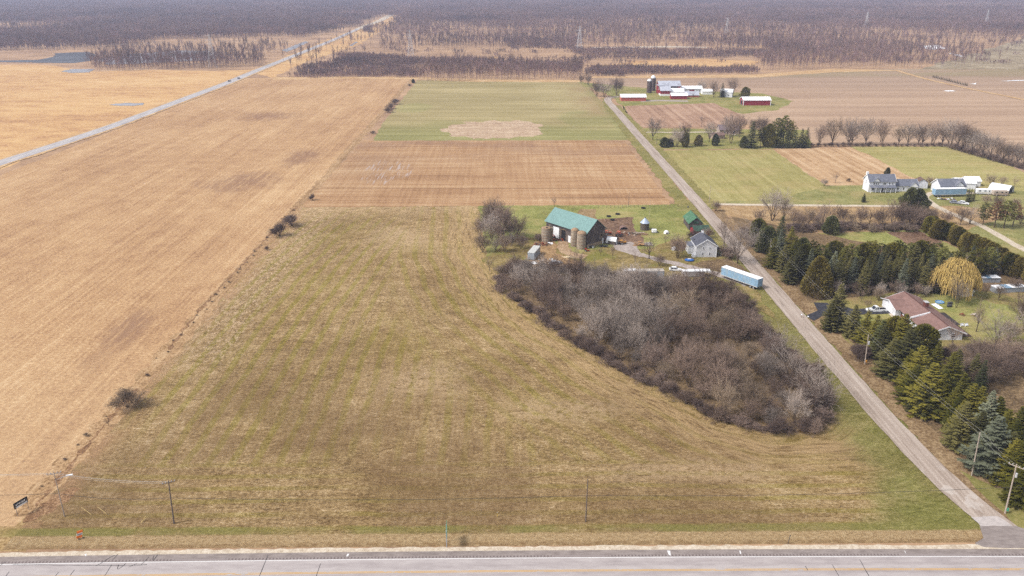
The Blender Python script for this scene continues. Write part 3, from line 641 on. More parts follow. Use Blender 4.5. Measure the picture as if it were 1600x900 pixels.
def willow(seed, h=13, rad=7.4):
    T, Cn = bare(seed, h*.93, 1, .24, 58, 8, 5, 5, 2, .42, .8, .03, 0, .22); rr = random.Random(seed); W = MB()
    for _ in range(3900):
        a = rr.random()*2*PI; u = rr.random()**.45; r = rad*u*(1 + .14*math.sin(3*a + 1) + .1*math.sin(7*a)); zt = h*(1 - .5*(r/rad)**2.1)*rr.uniform(.8, 1.02)
        p = Vector((r*math.cos(a), r*math.sin(a), zt)); L = rr.uniform(.8, 3.4)*(.3 + u*.9)
        L = min(L, zt - 1.5); ex = Vector((math.cos(a), math.sin(a), 0)); w = .07; o = rdir(Vector((0, 0, 1)), PI/2, rr)*w
        for j in range(3):
            q = p + ex*(.22*(1 - j*.4)) + Vector((rr.uniform(-.12, .12), rr.uniform(-.12, .12), -L/3 + (.18 if j == 0 else 0)))
            W.quad(tuple(p - o), tuple(p + o), tuple(q + o*.8), tuple(q - o*.8)); p = q
    return T, Cn, W
PROTO = {}
def reg(key, name, TC, tm, cm):
    T, Cn = TC; PROTO[key] = (name, T.mesh('trunk', tm), Cn.mesh('crown', cm), max(v[2] for v in Cn.v))
for i in range(3): reg('maple%d' % i, 'bare_tree', bare(11 + i, 13, 1, .17, 52, 9, 6, 6, 8, .3, .9, .034, 2, .3), BK, (TW_BRN, TW_GREY, TW_TAN)[i])
for i in range(2): reg('vase%d' % i, 'bare_tree', bare(31 + i, 15, 2, .15, 42, 6, 6, 6, 7, .27, .95, .036, 2, .3), BK, (TW_GREY, TW_BRN)[i])
for i, mt in enumerate((TW_GREY, TW_BRN, TW_MAU, TW_GREY, TW_TAN, TW_BRN)):
    reg('thk%d' % i, 'bare_tree', bare(51 + i, 9, 3, .12, 50, 5, 6, 6, 9, .12, .75, .032, 2, .36), BK, mt)
for i, mt in enumerate((TW_MAU, TW_BRN, TW_MAU, TW_TAN)):
    reg('shrub%d' % i, 'bare_shrub', bare(71 + i, 3.6, 7, .06, 66, 3, 5, 5, 6, .045, .5, .03, 2, .3), BK, mt)
reg('small0', 'bare_tree', bare(91, 6, 1, .25, 52, 5, 5, 4, 5, .11, .7, .028, 1, .3), BK, TW_BRN)
reg('twisted', 'bare_tree', bare(95, 10, 1, .3, 62, 6, 5, 5, 6, .3, .8, .034, 2, .12), BK, TW_BRN)
reg('open0', 'bare_tree', bare(97, 12, 2, .14, 46, 5, 5, 5, 6, .2, .9, .032, 2, .3), BK, TW_GREY)
for i, (mt, rd) in enumerate(((G_SPR, 2.9), (G_OLIVE, 3.1), (G_BLUE, 2.6), (G_OLIVE, 2.7))):
    reg('spruce%d' % i, 'spruce_tree', conifer(111 + i, 10, rd, .42, 12, .16 + .05*(i % 2), .24, .7, .85, .03, .4, .3), BK, mt)
for i, mt in enumerate((G_DARK, G_SPR)): reg('narrow%d' % i, 'spruce_tree', conifer(131 + i, 10, 1.9, .4, 9, .2, .26, .55, .7), BK, mt)
for i, mt in enumerate((G_CED, G_OLIVE, G_DARK)): reg('cedar%d' % i, 'cedar_tree', cedar(141 + i, 7, 2.2, lump=.5), BK, mt)
reg('bigcedar', 'cedar_tree', cedar(149, 10, 4.3, 7500, .16, .75, .4), BK, G_CED)
for i, mt in enumerate((G_PINE, G_OLIVE)): reg('pine%d' % i, 'pine_tree', pine(151 + i), BK, mt)
reg('rust', 'pine_tree', pine(159, 10, 3.0, 8, .3, 18), BK, G_RUST)
NPL = [0]
def plant(key, x, y, h, label=None, cat='tree', group=None, wide=1.0, rot=None):
    name, T, Cn, h0 = PROTO[key]; s_ = h/h0; NPL[0] += 1
    o = thing(name, label, cat, x, y, R.random()*6.28 if rot is None else rot, group); o.scale = (s_*wide, s_*wide, s_)
    link('trunk', T, o); link('crown', Cn, o); return o
def tree(key, px, pb, pt, label, cat='tree', group=None, wide=1.0):
    x, y = g(px, pb); return plant(key, x, y, hh(px, pb, pt), label, cat, group, wide)

# thicket beside the hay field
THW = [g(*p) for p in THP]; xs = [p[0] for p in THW]; ys = [p[1] for p in THW]
def edge_dist(x, y):
    b = 1e9
    for i in range(len(THW)):
        ax, ay = THW[i]; bx, by = THW[(i+1) % len(THW)]; dx, dy = bx-ax, by-ay
        t = max(0, min(1, ((x-ax)*dx + (y-ay)*dy)/(dx*dx + dy*dy + 1e-9))); b = min(b, math.hypot(x-ax-dx*t, y-ay-dy*t))
    return b
pts = []; tries = 0
while len(pts) < 148 and tries < 9000:
    tries += 1; x, y = R.uniform(min(xs), max(xs)), R.uniform(min(ys), max(ys))
    if not inpoly(x, y, THW) or edge_dist(x, y) < 2.2: continue
    if all((x-a)**2 + (y-b)**2 > 3.8**2 for a, b in pts): pts.append((x, y))
for x, y in pts:
    px, py = pix(x, y); u = R.random()
    if px < 900: k = 'thk1' if u < .45 else ('thk2' if u < .75 else 'thk0')
    elif px < 1040: k = 'thk0' if u < .5 else ('thk3' if u < .85 else 'thk2')
    elif px < 1190: k = 'thk5' if u < .3 else ('thk4' if u < .7 else 'thk1')
    else: k = 'thk3' if u < .25 else ('thk2' if u < .7 else 'thk1')
    h = R.choice((R.uniform(5.5, 7.5), R.uniform(9, 13))) if px < 1150 else R.choice((R.uniform(4.5, 6), R.uniform(7, 10)))
    if 930 < px < 1030 and py < 560: h += R.uniform(1, 2.8)
    if py < 468 and px > 985: h = min(h, 4.6)
    elif py < 450: h = min(h, 8.5)
    h *= min(1.12, .76 + edge_dist(x, y)/16)
    lab = {'thk0': 'pale grey bare tree in the dense thicket beside the hay field', 'thk3': 'pale grey bare tree in the dense thicket beside the hay field',
           'thk1': 'brown bare tree in the dense thicket beside the hay field', 'thk5': 'brown bare tree in the dense thicket beside the hay field',
           'thk2': 'dark mauve bare tree in the dense thicket beside the hay field', 'thk4': 'tan twigged bare tree in the dense thicket beside the hay field'}[k]
    plant(k, x, y, h, lab, 'tree', 'bare trees of the thicket', R.uniform(1.1, 1.3) if h < 7 else R.uniform(.8, .95))
pe = []; n = len(THW)
for i in range(n):
    a, b = Vector(THW[i]), Vector(THW[(i+1) % n]); k = max(1, int((b-a).length/1.7))
    for j in range(k): pe.append(a.lerp(b, (j + R.random()*.6)/k))
cen = Vector((sum(xs)/n, sum(ys)/n))
for p in pe:
    d = (cen - p).normalized(); q = p + d*R.uniform(-.8, 2.4); px, py = pix(q.x, q.y)
    if R.random() < .08: continue
    k = 'shrub%d' % (R.choice((0, 0, 2, 1)) if py > 470 else R.choice((1, 3, 2)))
    plant(k, q.x, q.y, R.choice((R.uniform(1.6, 2.6), R.uniform(2.8, 4.6), R.uniform(3, 4.2))), 'low dense bare shrub along the edge of the thicket', 'shrub', 'shrubs edging the thicket', 1.25)
for i, (a, b, c_) in enumerate(((1238, 600, 530), (1275, 640, 560), (1220, 560, 505))):
    tree('open0', a, b, c_, ('tall open bare tree with a leaning trunk at the lane side of the thicket', 'wide pale bare tree at the corner of the thicket by the lane', 'thin open bare tree standing up behind the thicket near the lane')[i], wide=1.25)
tree('maple1', 985, 470, 405, 'tallest pale grey bare tree rising out of the middle of the thicket', wide=.9)
tree('open0', 845, 470, 412, 'open dark bare tree spreading at the field end of the thicket', wide=1.1)
tree('open0', 1050, 462, 408, 'thin bare tree in front of the white flat trailer')

# farmyard trees
L_ = [('thk1', 774, 362, 302, 'tall fuzzy bare tree in the clump at the top corner of the hay field', .8), ('thk5', 786, 372, 312, 'bushy bare tree on the barn side of the clump by the hay field', .8),
      ('thk0', 768, 376, 318, 'greyish bare tree on the field side of the clump by the barn', .8), ('maple0', 808, 376, 330, 'open spreading bare tree between the field clump and the barn', 1.1),
      ('thk4', 754, 394, 360, 'low rounded bare tree at the edge of the hay field below the clump', 1.15), ('thk1', 788, 394, 362, 'low bare tree beside the rounded one below the field clump', 1.0),
      ('thk5', 814, 390, 362, 'bushy bare tree above the grey box trailer', 1.0), ('shrub2', 842, 376, 362, 'dark bare bush against the single silo', 1.3), ('small0', 765, 424, 398, 'small lone bare tree in tan weeds above the thicket', 1.0),
      ('small0', 866, 324, 304, 'small bare tree right behind the teal barn roof', .8), ('thk1', 1058, 404, 360, 'rounded bare tree left of the grey farmhouse', .95), ('twisted', 1014, 405, 364, 'gnarled wide bare tree beside the farm gravel drive', .9),
      ('small0', 957, 405, 376, 'thin bare sapling below the little white shed', .8), ('vase0', 1152, 411, 342, 'large forked bare tree between the grey farmhouse and the lane', 1.0), ('twisted', 1131, 384, 330, 'leaning bare tree behind the grey farmhouse at the lane edge', .8),
      ('shrub1', 1130, 400, 380, 'tan bare bush at the porch side of the grey farmhouse', 1.6), ('shrub2', 1082, 372, 357, 'dark bare bush between the old shed and the grey farmhouse', 1.5), ('shrub1', 1142, 404, 384, 'brown bush under the large forked tree', 1.4),
      ('vase0', 1206, 345, 287, 'biggest bare tree at the corner of the tan weedy ground east of the lane', 1.0), ('maple2', 1224, 346, 303, 'slender bare tree right beside the biggest one east of the lane', .8), ('maple0', 1186, 352, 322, 'low wide bare tree at the lane end of the hedgerow', 1.1),
      ('maple1', 1136, 213, 176, 'bare tree in front of the hidden tan house', .8)]
for k, a, b, c_, lb, w in L_:
    tree(k, a, b, c_, lb, 'shrub' if k.startswith('shrub') else 'tree', wide=w)
# hedgerow east of the lane
for i, a in enumerate((1240, 1251, 1263, 1274, 1285, 1312, 1330, 1344, 1358, 1376, 1394, 1408, 1420, 1434, 1448)):
    k = ('maple0', 'thk5', 'maple2', 'thk1')[i % 4]; b = 353 + R.uniform(-2, 4)
    if a in (1358, 1394): continue
    tree(k, a, b, b - R.uniform(26, 40), 'bare tree in the hedgerow between the farm lane and the conifers', 'tree', 'bare trees of the hedgerow below the farm lane')
tree('twisted', 1358, 353, 322, 'gnarled dark bare tree in the hedgerow below the farm lane')
tree('vase1', 1395, 352, 306, 'tall forked bare tree in the hedgerow below the white farmhouse', wide=.9)
for i in range(34):
    a = 1232 + i*6.8; b = 359 + R.uniform(-2, 4); tree('shrub%d' % (i % 4), a, b, b - R.uniform(11, 17), 'brown undergrowth shrub at the foot of the hedgerow', 'shrub', 'undergrowth shrubs of the hedgerow', 1.3)
for a, b, c_ in ((1165, 372, 350), (1172, 384, 362), (1180, 362, 340), (1340, 560, 534), (1334, 553, 538), (1348, 556, 536)):
    tree('shrub2' if a > 1300 else 'shrub1', a, b, c_, 'brown bush beside the utility pole near the ranch house' if a > 1300 else 'brown bush on the lane verge before the first conifers', 'shrub', 'bushes beside the pole' if a > 1300 else 'bushes on the lane verge', 1.4)
for a, b, c_ in ((1298, 366, 336), (1291, 364, 346)): tree('cedar2', a, b, c_, 'dark evergreen in the hedgerow, the %s one' % ('taller' if c_ == 336 else 'shorter'), wide=1.2)
# evergreens around the white farmhouse
tree('narrow0', 1349, 316, 302, 'small dark evergreen on the lawn before the white farmhouse', wide=1.6)
tree('cedar2', 1386, 276, 261, 'dark round topped evergreen behind the white farmhouse', wide=.9)
for a, b, c_ in ((1420, 330, 292), (1432, 332, 294)): tree('cedar2', a, b, c_, 'broad dark evergreen in front of the farmhouse garage, %s of the pair' % ('near the house' if a == 1420 else 'near the trailer'), wide=1.1)
for i, a in enumerate((1511, 1515, 1520)): tree('narrow0', a, 316 - i, 294, 'narrow pointed evergreen at the end of the light blue trailer', group='narrow evergreens by the trailer', wide=.8)
for a, b, c_ in ((1410, 350, 320), (1424, 356, 318), (1438, 357, 322), (1452, 350, 320), (1403, 345, 322)): tree('thk1', a, b, c_, 'bushy brown bare tree below the farmhouse evergreens', 'tree', 'bushy trees below the farmhouse', 1.1)
for a, b, c_, k in ((1452, 292, 272, 'thk4'), (1543, 278, 270, 'small0'), (1548, 292, 270, 'maple2'), (1565, 291, 273, 'maple2'), (1585, 292, 274, 'small0')):
    tree(k, a, b, c_, 'tan bare tree in front of the garage gable' if a == 1452 else 'bare tree standing behind the white campers', group=None if a == 1452 else 'bare trees behind the campers', wide=1.2)
for a, b, c_, k in ((1288, 291, 276, 'thk0'), (1305, 286, 267, 'small0'), (1326, 284, 277, 'shrub3')):
    tree(k, a, b, c_, {1288: 'rounded bare tree on the lawn edge beside the stubble plot', 1305: 'upright bare sapling between the round tree and the farmhouse', 1326: 'little tan shrub beside the white farmhouse chimney end'}[a])
for a, b, c_, k, lb in ((1500, 352, 318, 'maple0', 'dark bare tree beside the pale driveway'), (1515, 350, 314, 'open0', 'open bare tree beyond the pale driveway'), (1535, 352, 318, 'pine0', 'thin olive pine beside the driveway'), (1553, 356, 314, 'rust', 'rusty larch like tree by the driveway'),
    (1568, 357, 312, 'pine0', 'bushy olive pine beside the rusty one'), (1582, 354, 316, 'rust', 'rusty brown tree at the end of the pine group'), (1594, 350, 328, 'thk1', 'bare brown tree past the pine group'), (1478, 350, 325, 'thk1', 'bare tree at the top of the olive hedge'),
    (1540, 320, 300, 'thk4', 'tan bare tree below the campers'), (1558, 325, 302, 'thk1', 'bare tree below the white hoop house'), (1585, 325, 306, 'thk4', 'tan bare tree right of the hoop house')):
    tree(k, a, b, c_, lb, wide=1.1)

# hedgerow on the ploughed field edge
for i, a in enumerate((1279, 1300, 1325, 1331, 1352, 1378, 1404, 1418, 1434, 1441, 1456, 1472, 1484, 1495, 1503, 1510, 1518, 1526, 1534, 1546, 1557, 1566, 1576, 1588, 1598, 1609)):
    b = 227 if a < 1475 else 227 + (a - 1475)*.29; t = b - (R.uniform(44, 52) if a in (1300, 1325, 1378, 1352, 1484, 1495, 1510, 1518, 1526) else R.uniform(33, 45))
    x, y = g(a, b); tree(('vase1', 'maple2', 'vase0', 'maple0', 'maple1')[i % 5], a, b, t, 'tall bare tree in the hedgerow along the ploughed field', 'tree', 'bare trees along the ploughed field', .95 if b - t > 38 else 1.05)
for i in range(70):
    a = 1268 + i*5; b = 229 if a < 1475 else 229 + (a - 1475)*.29
    if i % 2 == 0 or a > 1475: tree('shrub%d' % (i % 3), a, b, b - R.uniform(5, 9) - (3 if a > 1490 else 0), 'low bare shrub under the trees along the ploughed field', 'shrub', 'shrubs along the ploughed field', 1.3)
# trees around the lane bend and the tan house
for k, a, b, c_, lb, w in (('maple1', 1020, 219, 178, 'lone bare tree beside the white house drive near the lane', .85), ('thk0', 1058, 230, 190, 'fuzzy bare tree between the evergreens on the front lawn', .8), ('maple0', 1068, 226, 186, 'bare tree beside the drive on the front lawn', .8),
        ('small0', 1096, 198, 176, 'small bare tree at the edge of the disked plot', .8), ('maple1', 1108, 222, 184, 'slender bare tree left of the tan house', .8), ('vase1', 1142, 224, 172, 'tallest bare tree in front of the tan house', .75), ('maple0', 1155, 215, 174, 'bare tree at the right corner of the tan house', .8),
        ('thk4', 1178, 212, 178, 'reddish tan bare tree among the evergreens', .8), ('thk5', 1192, 212, 178, 'brown bare tree among the evergreens', .8), ('small0', 1025, 208, 190, 'small bare tree just behind the lone drive tree', .9),
        ('thk2', 932, 151, 120, 'dark bare tree at the end of the country lane, field side', .9), ('thk0', 944, 152, 121, 'bushy grey bare tree at the lane bend', .9), ('thk2', 963, 149, 113, 'dark rounded bare tree behind the lane bend', .9), ('thk1', 919, 133, 111, 'bare tree where the wood meets the wheat field', .8),
        ('thk1', 908, 131, 112, 'small bare tree at the corner of the wheat field', .7), ('thk0', 1096, 143, 121, 'bare tree behind the white dairy building', 1.0), ('maple0', 1115, 152, 121, 'wide bare tree left of the farm spruce', 1.0), ('vase1', 1143, 151, 118, 'wide bare tree right of the farm spruce', .85),
        ('narrow0', 1128, 152, 129, 'dark pointed spruce before the white house of the red farm', 1.2), ('cedar1', 1164, 152, 135, 'grey green round evergreen behind the red machine shed', 1.4), ('small0', 1083, 153, 143, 'small bare tree right of the dairy building', 1.0)):
    tree(k, a, b, c_, lb, wide=w)
for k, a, b, c_, lb, w in (('cedar2', 1038, 230, 214, 'low dark round evergreen at the lane side of the lawn', 1.5), ('cedar2', 1047, 229, 216, 'low dark evergreen next to the first round one', 1.4), ('cedar1', 1070, 230, 205, 'olive evergreen mixed with bare trees on the lawn', .9),
        ('cedar0', 1091, 228, 210, 'olive brown rounded evergreen in the middle of the lawn', 1.2), ('cedar2', 1117, 228, 208, 'dark evergreen in front of the tan house', .9), ('narrow0', 1173, 231, 190, 'dark cone shaped evergreen at the start of the pine clump', 1.4), ('cedar2', 1162, 231, 212, 'low dark evergreen before the cone shaped one', 1.2),
        ('pine1', 1188, 230, 198, 'mid green pine second in the clump', .9), ('cedar1', 1200, 230, 192, 'dense olive evergreen in the clump', .9), ('pine0', 1212, 228, 183, 'broad light green pine in the clump', .9), ('pine0', 1223, 228, 179, 'tallest light green pine of the clump', .95), ('pine1', 1233, 229, 190, 'pine just right of the tallest one', .9),
        ('narrow0', 1217, 231, 200, 'dark narrow evergreen before the tall pines', 1.3), ('narrow0', 1229, 231, 203, 'dark narrow evergreen third from the clump end', 1.3), ('narrow0', 1241, 231, 202, 'dark narrow evergreen second from the clump end', 1.3), ('narrow0', 1251, 231, 201, 'dark pointed evergreen ending the pine clump', 1.4), ('narrow0', 1259, 231, 199, 'last pointed evergreen at the hedgerow end', 1.2)):
    tree(k, a, b, c_, lb, wide=w)

# conifer screen along the lane and round the ranch house: placed by tip position and height
def tip(key, px, py, h, label, group=None, wide=1.0):
    h *= 1.36; x, y = g(px, py, h); return plant(key, x, y, h, label, 'tree', group, wide)
SC = 'conifers screening the lane'
for k, a, b, h, w in (('narrow0', 1382, 499, 8.5, 1.4), ('narrow0', 1374, 512, 6, 1.4), ('cedar1', 1402, 492, 8.5, 1.0), ('spruce1', 1418, 490, 10, 1.1), ('spruce0', 1426, 514, 10, 1.1), ('spruce0', 1400, 530, 7.5, 1.2), ('spruce1', 1443, 540, 9, 1.0), ('cedar1', 1448, 505, 8, 1.0), ('spruce3', 1462, 568, 9.5, 1.2), ('spruce1', 1435, 570, 7.5, 1.2),
        ('spruce3', 1470, 532, 7.5, .9), ('spruce3', 1480, 578, 9, 1.1), ('spruce0', 1449, 598, 6.5, 1.2), ('spruce1', 1493, 549, 8.5, 1.0), ('spruce1', 1510, 583, 9, 1.1), ('narrow1', 1501, 545, 7, 1.0), ('spruce3', 1497, 605, 7.5, 1.0), ('spruce1', 1525, 600, 8.5, 1.0),
        ('spruce0', 1513, 628, 8.5, 1.1), ('spruce2', 1554, 611, 9, 1.0), ('narrow1', 1529, 552, 6.5, 1.0), ('narrow0', 1541, 563, 7, .9), ('spruce3', 1537, 603, 8.5, .9), ('spruce1', 1566, 620, 8.5, 1.0), ('spruce1', 1580, 640, 8, 1.0), ('spruce3', 1592, 655, 8, 1.0),
        ('spruce0', 1540, 645, 7.5, 1.1), ('spruce2', 1564, 650, 9.5, 1.15), ('spruce0', 1586, 676, 8, 1.1), ('spruce3', 1600, 690, 8.5, 1.1), ('spruce3', 1600, 635, 8, 1.0), ('spruce1', 1612, 715, 8, 1.1), ('spruce1', 1600, 735, 5.5, 1.3)):
    lb = {'spruce0': 'grey green spruce in the conifer screen beside the country lane', 'spruce1': 'olive green spruce in the conifer screen beside the country lane', 'spruce3': 'yellowish olive spruce in the conifer screen beside the country lane',
          'spruce2': 'blue grey spruce in the conifer screen near the utility poles', 'cedar1': 'dense rounded evergreen in the screen beside the ranch house gable'}.get(k, 'narrow dark conifer in the screen in front of the ranch house')
    tip(k, a, b, h*R.uniform(.92, 1.06), lb, SC, w*R.uniform(.95, 1.4))
for _y in range(136, 206, 5): plant(R.choice(('spruce0', 'spruce1', 'spruce3')), 101.2 + R.uniform(-.5, .8), _y + R.uniform(-1.5, 1.5), R.uniform(8.5, 11.5), 'green spruce in the front rank of the conifer screen facing the country lane', 'tree', SC, R.uniform(1.0, 1.2))
SD = 'conifers along the lane north of the driveway'
for k, a, b, h, w in (('cedar1', 1188, 340, 8, 1.1), ('narrow0', 1193, 350, 8, 1.3), ('narrow0', 1182, 348, 7, 1.2), ('cedar2', 1203, 352, 8, 1.1), ('narrow0', 1224, 338, 9, 1.4), ('spruce2', 1222, 358, 9, .9), ('spruce1', 1212, 370, 8.5, 1.0), ('spruce1', 1239, 354, 9.5, 1.1), ('spruce3', 1245, 370, 9.5, 1.1),
        ('cedar2', 1257, 370, 8.5, 1.0), ('spruce0', 1228, 382, 7.5, 1.1), ('spruce0', 1252, 383, 9, 1.1), ('spruce2', 1269, 388, 8.5, .9), ('spruce0', 1238, 398, 7.5, 1.1), ('spruce2', 1307, 392, 9, 1.0)):
    tip(k, a, b, h, {'spruce2': 'blue grey spruce in the conifer row north of the black driveway', 'spruce0': 'grey green spruce in the conifer row north of the black driveway', 'spruce1': 'olive spruce in the conifer row north of the black driveway',
        'spruce3': 'yellowish spruce in the conifer row north of the black driveway', 'cedar1': 'dense evergreen at the far end of the conifer row by the lane', 'cedar2': 'dark rounded evergreen in the conifer row north of the driveway'}.get(k, 'dark narrow spruce at the far end of the row by the lane'), SD, w*1.0)
tip('bigcedar', 1284, 399, 10, 'big broad olive evergreen standing behind the black driveway')
tip('spruce0', 1316, 443, 10.5, 'tall grey green spruce in front of the black driveway', wide=1.05)
tip('spruce0', 1339, 475, 7.5, 'shorter spruce leaning on the tall one at the driveway', wide=1.1)
tip('spruce0', 1306, 462, 8, 'spruce on the lane side of the tall driveway one', wide=1.1)
BR = 'back row of the conifer belt behind the ranch house'
for i, a in enumerate(range(1262, 1475, 9)):
    tip(('cedar1', 'pine1', 'spruce1', 'pine0', 'spruce0')[i % 5], a + R.uniform(-2, 2), 379 + R.uniform(-5, 5), R.uniform(7, 8.5), 'evergreen in the back row of the belt behind the ranch house', BR, 1.1)
for i, a in enumerate(range(1298, 1478, 8)):
    tip(('spruce2', 'narrow1', 'spruce0', 'narrow1', 'spruce0')[i % 5], a + R.uniform(-2, 2), 398 + R.uniform(-6, 8), R.uniform(8, 9.5), 'blue grey spruce in the front row of the belt behind the ranch house' if i % 5 == 0 else 'grey green spruce in the front row of the belt behind the ranch house', 'front row of the conifer belt', .8)
for i, a in enumerate(range(1478, 1560, 9)):
    tip(('pine0', 'spruce2', 'pine1', 'spruce0')[i % 4], a, 388 + R.uniform(-6, 8), R.uniform(7, 9), 'blue grey spruce behind the yellow willow' if i % 4 == 1 else 'evergreen of the belt continuing behind the yellow willow', 'evergreens behind the willow')
for i in range(26):
    u = i/25; a = 1456 + u*160; b = 336 + 74*u**1.1 + R.uniform(-2, 2)
    tip('cedar0' if i % 4 else 'cedar1', a, b, R.uniform(5, 6), 'dense olive arborvitae in the long hedge slanting down to the cold frames', 'arborvitae hedge', 1.15)
    if i % 2: tip('cedar0', a + 8, b + 7, R.uniform(4, 5), 'dense olive arborvitae in the long hedge slanting down to the cold frames', 'arborvitae hedge', 1.2)
for i in range(15):
    a = 1300 + i*11 + R.uniform(-3, 3); tree(('maple0', 'thk0', 'small0')[i % 3], a, 462 + R.uniform(-3, 4), R.uniform(432, 443), 'young bare tree at the foot of the conifer belt', 'tree', 'saplings before the conifer belt', .7)
# willow
Tw, Cw, Ww = willow(201); wx, wy = g(1488, 462); sw_ = hh(1488, 462, 396)/13.2
o = thing('willow_tree', 'large yellow weeping willow behind the brown roofed ranch house', 'tree', wx, wy); o.scale = (sw_*.92,)*3
link('trunk', Tw.mesh('trunk', BK), o); link('branches', Cw.mesh('branches', TW_BRN), o); link('crown', Ww.mesh('crown', Y_WIL), o)
for k, a, b, c_, lb, w in (('open0', 1494, 481, 420, 'forked bare tree standing in front of the yellow willow', .6), ('twisted', 1525, 519, 464, 'leaning broken bare tree on the back lawn', .6), ('open0', 1556, 546, 480, 'wide open bare tree right of the back lawn', 1.3),
        ('small0', 1486, 545, 498, 'slim pale bare tree in front of the ranch gable', .9), ('maple2', 1560, 470, 440, 'bare tree by the garden bed', 1.0), ('thk1', 1585, 455, 430, 'bushy bare tree at the cold frames', 1.0), ('thk5', 1592, 500, 462, 'bushy bare tree past the back lawn', 1.0)):
    tree(k, a, b, c_, lb, wide=w)
for i in range(16):
    a, b = R.uniform(1512, 1606), R.uniform(566, 612)
    tree('thk%d' % R.choice((1, 2, 4, 5)), a, b, b - R.uniform(34, 48), 'low bushy bare tree in the scrub behind the conifer screen', 'tree', 'scrub behind the conifer screen', 1.25)
for i in range(10):
    a, b = R.uniform(1470, 1530), R.uniform(545, 575); tree('shrub%d' % (i % 4), a, b, b - R.uniform(10, 18), 'bare shrub below the ranch gable', 'shrub', 'shrubs below the ranch gable', 1.2)
for a, b, c_ in ((750, 372, 338), (758, 366, 326), (778, 380, 340), (797, 372, 338), (800, 385, 358), (775, 393, 366), (768, 358, 306), (790, 360, 318)):
    tree(R.choice(('thk1', 'thk5', 'thk0')), a, b, c_, 'bushy bare tree packed into the clump between the hay field and the barn', 'tree', 'trees of the clump left of the barn', .72)
for a, b, c_ in ((1345, 473, 446), (1372, 470, 444), (1400, 462, 438), (1432, 460, 436), (1356, 488, 462), (1515, 452, 428), (1540, 462, 436), (1590, 478, 448), (1600, 520, 478), (1575, 535, 492), (1538, 566, 526), (1512, 560, 528)):
    tree(R.choice(('open0', 'small0', 'thk4')), a, b, c_, 'bare yard tree standing around the lawns of the ranch house', 'tree', 'bare yard trees round the ranch house', .95)
for a, b, c_ in ((1040, 382, 362), (1066, 396, 372), (1118, 330, 312), (992, 412, 392), (1030, 416, 396), (938, 400, 384), (1106, 372, 354)):
    tree(R.choice(('small0', 'thk5')), a, b, c_, 'small bare tree scattered across the farmyard', 'tree', 'small farmyard trees', 1.1)
# bushes in the fields
for k, a, b, c_, lb, w in (('shrub0', 437, 369, 346, 'dark bush on the field margin, the lower of the close pair', 1.3), ('shrub2', 456, 353, 330, 'dark bush on the field margin, the upper of the close pair', 1.4), ('shrub0', 488, 313, 302, 'small dark bush on the margin at the corner of the tilled field', 1.0),
        ('shrub3', 200, 636, 602, 'wispy leafless bush on the margin in the lower left', 1.4), ('small0', 170, 666, 652, 'tiny bare sapling on the margin below the wispy bush', 1.2), ('shrub1', 417, 391, 383, 'little bush on the margin below the dark pair', 1.0),
        ('shrub0', 606, 176, 167, 'dark bush on the far margin, lower one of the row by the wheat field', 1.6), ('shrub0', 611, 170, 160, 'dark bush on the far margin, middle of the row by the wheat field', 1.5), ('shrub2', 617, 163, 152, 'dark bush on the far margin, top of the row by the wheat field', 1.5),
        ('shrub2', 583, 209, 203, 'squat dark bush on the margin at the wheat field corner', 1.6), ('cedar2', 646, 130, 123, 'tiny evergreen at the far corner of the wheat field', 1.2), ('shrub3', 640, 135, 130, 'reddish little shrub at the far corner of the wheat field', 1.4), ('shrub3', 466, 895, 878, 'wispy bare weed on the highway median edge', .8)):
    if a != 466: tree(k, a, b, c_, lb, 'shrub' if k[0] == 's' and k != 'small0' else 'tree', wide=w)
for i in range(34):
    _y = 138 + i*6.1 + R.uniform(-2.5, 2.5)
    if R.random() < .75: plant(R.choice(('shrub3', 'shrub1')), -93.2 + R.uniform(-1, 1), _y, R.uniform(.3, .9), 'low dead weed clump on the margin between the two near fields', 'weed', 'weed clumps on the field margin', 1.6)
for i in range(22):
    a = 1458 + i*2.5; x, y = g(a, 121 + i*.62); plant('narrow0', x, y, R.uniform(2.2, 3.4), 'small dark evergreen in the planted row across the far field', 'tree', 'young evergreens in the far field', 1.5)

# ------------------------------------------------------------------ woods beyond the fields
def inst_tree(m, x, y, h, rr, w, n):
    """light leafless tree for distant woods"""
    m.tube((x, y, 0), (x, y, h*.45), .16, .1, 4, cap=False); lean = Vector((rr.uniform(-.1, .1), rr.uniform(-.1, .1), 1)).normalized()
    for k in range(7):
        p = Vector((x, y, h*rr.uniform(.2, .5))); a = rr.random()*6.28; el = rr.uniform(.05, .5)
        d = Vector((math.cos(a)*math.sin(el), math.sin(a)*math.sin(el), math.cos(el))); q = p + d*h*rr.uniform(.3, .52); m.tube(p, q, .08, .03, 3, cap=False)
        for j in range(n):
            b = p.lerp(q, rr.uniform(.25, 1)); e = rdir(d, rr.uniform(.2, .8), rr); e.z = abs(e.z) + .2; e.normalize(); sliver(m, b, e, h*rr.uniform(.1, .2), w, rr)
def clump_mesh(name, seed, n, r, h0, h1, w, tw, mat):
    rr = random.Random(seed); m = MB()
    for _ in range(n): inst_tree(m, rr.uniform(-r, r), rr.uniform(-r, r), rr.uniform(h0, h1)*(1.15 if _ % 4 == 0 else .92), rr, w, tw)
    return m.mesh(name, mat)
def farveg(name, dark, light):
    s = N(name, .9, .05); f = s.add(s.mul(s.noise(.0045, 4, .65, off=2), .55), s.mul(s.noise(.05, 3, .6), .45))
    return s.out(s.ramp(s.con(f, 1.5), [(.3, dark), (.7, light)]))
W_FAR = [farveg('distant twigs %d' % i, a, b) for i, (a, b) in enumerate(((A(104, 88, 88), A(182, 150, 142)), (A(112, 94, 88), A(190, 160, 144)), (A(116, 94, 96), A(196, 160, 156))))]
